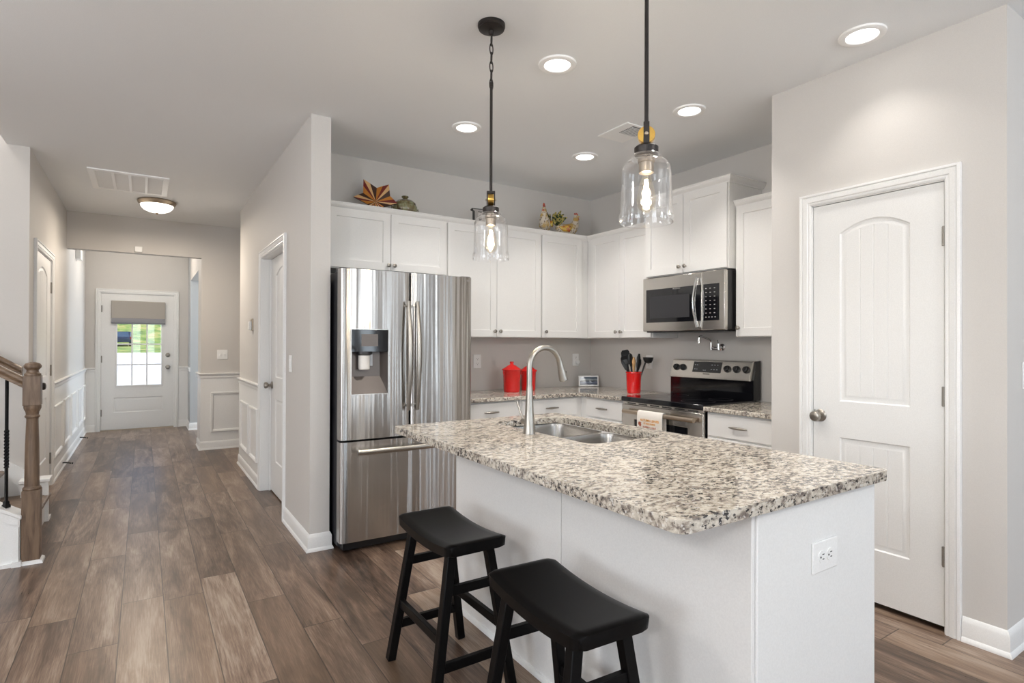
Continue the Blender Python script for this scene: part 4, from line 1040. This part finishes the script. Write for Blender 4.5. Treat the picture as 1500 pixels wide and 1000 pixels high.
# ------------------------------------------------------------------ pot filler
pf_ = thing('pot_filler', 'small chrome wall faucet above the range', 'faucet', (XR, 2.853, 1.285))
q = MB(MR); q.lathe([(.026, 0), (.026, .006), (.013, .010), (.011, .045)], (-2.775, XR, 1.283), 20, 'y'); q.build('wall_flange', 'chrome', pf_)
q = MB(MR); q.tube([(-2.775, 3.712, 1.262), (-2.775, 3.712, 1.310)], .013, 14); q.tube([(-2.775, 3.712, 1.275), (-2.835, 3.70, 1.275)], .011, 12); q.tube([(-2.835, 3.70, 1.262), (-2.835, 3.70, 1.318)], .011, 12); q.build('valve', 'chrome', pf_)
MB(MR).tube([(-2.775, 3.710, 1.308), (-2.770, 3.69, 1.335)], .0045, 8).build('lever', 'chrome', pf_)
MB(MR).tube([(-2.835, 3.70, 1.318), (-2.836, 3.695, 1.338), (-2.845, 3.67, 1.348), (-2.862, 3.615, 1.368), (-2.866, 3.602, 1.366), (-2.867, 3.598, 1.352)], [.0072]*6, 10).build('arm', 'chrome', pf_)
MB(MR).tube([(-2.867, 3.598, 1.358), (-2.867, 3.598, 1.318)], [.010, .0125], 12).build('outlet_tip', 'chrome', pf_)

# ------------------------------------------------------------------ canisters, crock, utensils, picture
def canister(x, y, r, h_, label):
    t_ = thing('canister', label, 'canister', (x, y, CT), 'red ceramic canisters')
    MB().lathe([(r*.86, 0), (r*.9, .006), (r*.93, .02), (r, h_-.01), (r*1.03, h_-.006), (r*1.03, h_), (r*.9, h_)], (x, y, CT), 36).build('jar', 'redglaze', t_)
    MB().lathe([(r*1.12, h_), (r*1.14, h_+.006), (r*1.08, h_+.012), (r*.85, h_+.022), (r*.5, h_+.040), (r*.24, h_+.048), (r*.18, h_+.056), (r*.24, h_+.066), (r*.22, h_+.074), (r*.05, h_+.076)], (x, y, CT), 36).build('lid', 'redglaze', t_)
    for s2 in (-1, 1): MB().tube([(x+s2*r*.98, y, CT+h_-.03), (x+s2*(r+.010), y, CT+h_-.022), (x+s2*(r+.008), y, CT+h_-.008), (x+s2*r*.98, y, CT+h_-.004)], .005, 8).build('ear_handle', 'redglaze', t_)
canister(2.640, 4.05, .076, .185, 'red ceramic lidded canister left of the faucet spout')
canister(2.862, 4.12, .068, .168, 'smaller red ceramic lidded canister right of the faucet spout')
kx, ky = 3.46, 3.425
t_ = thing('utensil_crock', 'red ceramic crock holding kitchen utensils beside the range', 'crock', (kx, ky, CT))
MB().lathe([(.052, 0), (.056, .004), (.058, .02), (.064, .165), (.068, .170), (.068, .180), (.061, .180), (.057, .02), (.01, .012)], (kx, ky, CT), 36, caps=False).build('crock', 'redglaze', t_)
pr_r = Vector((r2.x, r2.y, 0)).normalized()     # spread of the utensils across the crock
def utensil(name, label, dx, lean, top, head, mat='black', dd=0):
    u0 = Vector((kx, ky, CT+.03))+pr_r*dx*.4; ut = Vector((kx, ky, top))+pr_r*lean+Vector((-.2, .1, 0)).normalized()*dd
    t_ = thing(name, label, 'utensil', tuple(u0)); d_ = (ut-u0).normalized()
    hstart = ut-d_*(.105 if head != 'ladle' else .04)
    MB().tube([u0, hstart], [.007, .0075], 8).build('shaft', mat, t_)
    q = MB(); side_ = (pr_r-d_*pr_r.dot(d_)).normalized(); nn = d_.cross(side_)
    def blade(w0, w1, L_, th=.003):
        rr = []
        for k_ in range(9):
            f_ = k_/8; wd_ = (w0+(w1-w0)*min(1, f_*2))*(1 if f_ < .8 else math.sqrt(max(.05, 1-((f_-.8)/.2)**2*.6)))
            p = hstart-d_*.01+d_*(L_*f_)+nn*.012*math.sin(f_*PI)
            rr.append([tuple(p-side_*wd_-nn*th), tuple(p+side_*wd_-nn*th), tuple(p+side_*wd_+nn*th), tuple(p-side_*wd_+nn*th)])
        q.loft(rr)
    if head == 'spatula': blade(.014, .030, .120, .005)
    elif head == 'spoon':
        q.sph(tuple(ut-d_*.03), .024, .010, .036) if False else q.tube([hstart-d_*.01, hstart+d_*.025, hstart+d_*.06, hstart+d_*.095, hstart+d_*.107], [.009, .020, .029, .022, .005], 12, sq=(1, .42))
    elif head == 'turner': blade(.018, .036, .125, .005)
    elif head == 'whisk': q.tube([hstart-d_*.01, hstart+d_*.03, hstart+d_*.07, hstart+d_*.105], [.008, .014, .018, .007], 10, sq=(1, .8))
    elif head == 'ladle':
        cc = ut+side_*.012; q.lathe([(.004, -.040), (.028, -.032), (.041, -.008), (.045, .012), (.042, .012), (.038, -.006), (.024, -.028), (.003, -.035)], tuple(cc), 20, caps=False)
    q.build('head', mat, t_)
utensil('spatula', 'black spatula leaning left in the red crock', -.04, -.085, 1.200, 'spatula')
utensil('turner', 'black slotted turner, tallest tool in the red crock', -.03, -.055, 1.245, 'turner', dd=.02)
utensil('cooking_spoon', 'black round-headed spoon left of the wooden spoon', -.01, -.022, 1.225, 'spoon', dd=.01)
utensil('wooden_spoon', 'pale wooden handled spoon in the middle of the red crock', 0, .000, 1.195, 'whisk', 'spoonwood')
utensil('serving_spoon', 'black spoon just right of the wooden spoon', .01, .030, 1.185, 'spoon', dd=-.02)
utensil('tongs', 'black narrow tool standing tall right of centre in the crock', .02, .055, 1.225, 'whisk', dd=.01)
utensil('ladle', 'black ladle leaning furthest right in the red crock', .05, .110, 1.185, 'ladle')
pfm = thing('picture_frame', 'small white framed seascape picture on the corner counter', 'picture frame', (3.60, 4.16, CT))
Mp = Matrix.Translation((3.605, 4.165, CT)) @ Matrix.Rotation(math.radians(-28), 4, 'Z') @ Matrix.Rotation(math.radians(-8), 4, 'X')
MB(Mp).box(-.098, .098, 0, .012, .004, .108).build('frame', 'plastic', pfm, bevel=.003)
MB(Mp).box(-.085, .085, -.0012, 0, .018, .094).build('picture', 'picture', pfm)
MB(Mp).box(-.03, .03, .012, .045, .004, .05).build('stand', 'plastic', pfm)

# ------------------------------------------------------------------ ornaments on the cabinets
SH = TZ+.0285
st_ = thing('barn_star', 'painted six-point wooden star in red, orange and cream on the cabinets', 'star ornament', (1.435, 4.13, SH))
ctr = Vector((1.452, 4.10, SH+.058)); Ms = Matrix.Translation(ctr) @ Matrix.Rotation(math.radians(-22), 4, 'Z') @ Matrix.Rotation(math.radians(-8), 4, 'X')
q = MB(Ms); pat = ['star_cream', 'star_dark', 'star_red', 'star_orange']; pal = ['star_cream', 'star_dark', 'star_red', 'star_orange']
R1, R2 = .187, .112; n_ = 5
angs = []
tips = [117, 58, 2, 166, 215, 262, 312]; TR = {117: .205, 58: .178, 2: .158, 166: .168}
tips = sorted(tips); ringp = []
for i, tdeg in enumerate(tips):
    nx_ = tips[(i+1) % len(tips)]+(360 if i == len(tips)-1 else 0); mid = (tdeg+nx_)/2
    rad_ = TR.get(tdeg, .054)
    v_ = .120 if 0 < mid < 180 else .062 if mid < 200 or mid > 330 else .045
    ringp += [(rad_, tdeg, 'tip'), (v_, mid, 'val')]
P = []
for r, d_, k_ in ringp: P.append((r*math.cos(math.radians(d_)), r*math.sin(math.radians(d_)), k_))
seqc = {('tip', 0): 2, ('tip', 1): 3, ('val', 0): 1, ('val', 1): 0}
N_ = len(P); cc = (0, -.030, 0)
for i in range(N_):
    A, B_ = P[i], P[(i+1) % N_]; mid = ((A[0]+B_[0])/2, (A[1]+B_[1])/2)
    ya = -.004 if A[2] == 'tip' else -.002; yb2 = -.004 if B_[2] == 'tip' else -.002
    if A[2] == 'tip': c1_, c2_ = 2, 3
    else: c1_, c2_ = 1, 0
    q.cur = c1_; q.add([cc, (A[0], ya, A[1]), (mid[0], -.006, mid[1])], [(0, 1, 2)])
    q.cur = c2_; q.add([cc, (mid[0], -.006, mid[1]), (B_[0], yb2, B_[1])], [(0, 1, 2)])
    q.cur = 1; q.add([(A[0], ya, A[1]), (mid[0], -.006, mid[1]), (B_[0], yb2, B_[1]), (B_[0], .012, B_[1]), (mid[0], .012, mid[1]), (A[0], .012, A[1])], [(0, 1, 4, 5), (1, 2, 3, 4)])
q.cur = 1; q.add([(p[0], .012, p[1]) for p in P], [tuple(range(N_))])
q.build('star', pal, st_, smooth=0)

px_, py_ = 1.688, 4.11
t_ = thing('lidded_pot', 'squat olive green glazed pot with lid on the cabinets beside the star', 'pot', (px_, py_, SH))
MB().lathe([(.050, 0), (.080, .012), (.091, .038), (.089, .064), (.078, .080), (.068, .082)], (px_, py_, SH), 32, sx=1.05).build('pot', 'pottery', t_)
MB().lathe([(.084, .078), (.082, .090), (.060, .110), (.028, .121), (.015, .128), (.028, .138), (.026, .145), (.004, .147)], (px_, py_, SH), 32).build('lid', 'pottery', t_)
for s2 in (-1, 1): MB().tube([(px_+s2*.085, py_, SH+.050), (px_+s2*.108, py_, SH+.052), (px_+s2*.110, py_, SH+.034), (px_+s2*.086, py_, SH+.028)], .008, 8).build('handle', 'pottery', t_)

t_ = thing('letter_ornament', 'distressed black and white letter E standing on the cabinets', 'letter ornament', (2.345, 4.12, SH))
E_ = [(0, 0), (.115, 0), (.115, .045), (.10, .045), (.09, .022), (.05, .022), (.05, .068), (.07, .068), (.075, .055), (.085, .055), (.085, .10), (.075, .10), (.07, .088), (.05, .088), (.05, .138), (.09, .138), (.10, .118), (.115, .118), (.115, .16), (0, .16), (0, .148), (.018, .14), (.018, .02), (0, .012)]
Me = Matrix.Translation((2.285, 4.12, SH)) @ Matrix.Rotation(math.radians(-12), 4, 'Z')
MB(Me).prism([(a_, b_*.86) for a_, b_ in E_], 0, .045).build('letter', 'letterdark', t_)
E2 = [(u_*.86+.009, v_*.86*.90+.007) for u_, v_ in E_]
MB(Me).prism(E2, -.0012, 0).build('face', 'letterwhite', t_)

def rooster(name, label, x, y, s, rz, hen=False):
    t_ = thing(name, label, 'figurine', (x, y, SH))
    Mt = Matrix.Translation((x, y, SH)) @ Matrix.Rotation(rz, 4, 'Z') @ Matrix.Scale(s, 4)
    # local +x is the facing direction
    if hen:
        pts = [(-.10, 0, .075), (-.07, 0, .062), (-.02, 0, .052), (.04, 0, .058), (.075, 0, .085), (.088, 0, .125), (.088, 0, .155), (.090, 0, .178), (.092, 0, .192)]
        rad = [.012, .036, .050, .054, .046, .030, .022, .020, .006]
    else:
        pts = [(-.09, 0, .10), (-.06, 0, .085), (-.01, 0, .075), (.035, 0, .090), (.055, 0, .130), (.055, 0, .170), (.052, 0, .200), (.054, 0, .222), (.054, 0, .236)]
        rad = [.012, .040, .060, .062, .050, .034, .026, .022, .006]
    hx, hz = pts[-2][0], pts[-2][2]
    MB(Mt).tube(pts, rad, 18, sq=(1, .85)).build('body', 'rooster', t_, sub=1)
    MB(Mt).lathe([(.040, 0), (.045, .006), (.030, .02), (.020, .035)], (0, 0, 0), 20).build('base', 'rooster', t_)
    q = MB(Mt)
    for k_ in range(5):
        a0 = .55+.32*k_; b0 = Vector((-.075, (k_ % 2-.5)*.016, .085)); L_ = .125-.010*abs(k_-2)
        rr = []
        for i in range(7):
            f_ = i/6; an = a0+f_*.55; p = b0+Vector((-math.cos(an)*L_*f_, 0, math.sin(an)*L_*f_)); wd_ = .022*math.sin(PI*min(1, f_*.9+.1))+.004
            rr.append([(p.x+wd_*math.sin(an)*.8, p.y-.005, p.z+wd_*math.cos(an)*.8), (p.x-wd_*math.sin(an)*.8, p.y-.005, p.z-wd_*math.cos(an)*.8), (p.x-wd_*math.sin(an)*.8, p.y+.005, p.z-wd_*math.cos(an)*.8), (p.x+wd_*math.sin(an)*.8, p.y+.005, p.z+wd_*math.cos(an)*.8)])
        q.loft(rr)
    q.build('tail', 'tail', t_)
    for s2 in (-1, 1):
        pz = pts[3][2]
        MB(Mt).tube([(.03, s2*.044, pz+.008), (0, s2*.056, pz), (-.045, s2*.048, pz-.004), (-.08, s2*.030, pz+.012)], [.008, .028, .022, .005], 12, sq=(1, .35)).build('wing', 'wing', t_)
    ck = [(-.028, 0), (-.030, .020), (-.018, .012), (-.014, .034), (-.004, .016), (.004, .036), (.010, .014), (.020, .024), (.022, 0)] if not hen else [(-.018, 0), (-.016, .014), (-.006, .008), (0, .018), (.008, .008), (.014, .012), (.016, 0)]
    MB(Mt @ Matrix.Translation((hx, 0, hz+.010))).prism(ck, -.004, .004).build('comb', 'comb', t_)
    MB(Mt).tube([(hx+.014, 0, hz), (hx+.040, 0, hz-.006)], [.008, .001], 8).build('beak', 'beak', t_)
    MB(Mt).tube([(hx+.018, 0, hz-.008), (hx+.022, 0, hz-.028), (hx+.018, 0, hz-.044)], [.006, .012, .004], 10, sq=(.5, 1)).build('wattle', 'comb', t_)
rooster('rooster_figurine', 'upright ceramic rooster with red comb and dark tail on the cabinets', 3.035, 4.10, 1.0, math.radians(215))
rooster('hen_figurine', 'lower ceramic hen with yellow wing nearest the kitchen corner', 3.27, 4.10, 1.12, math.radians(-12), True)
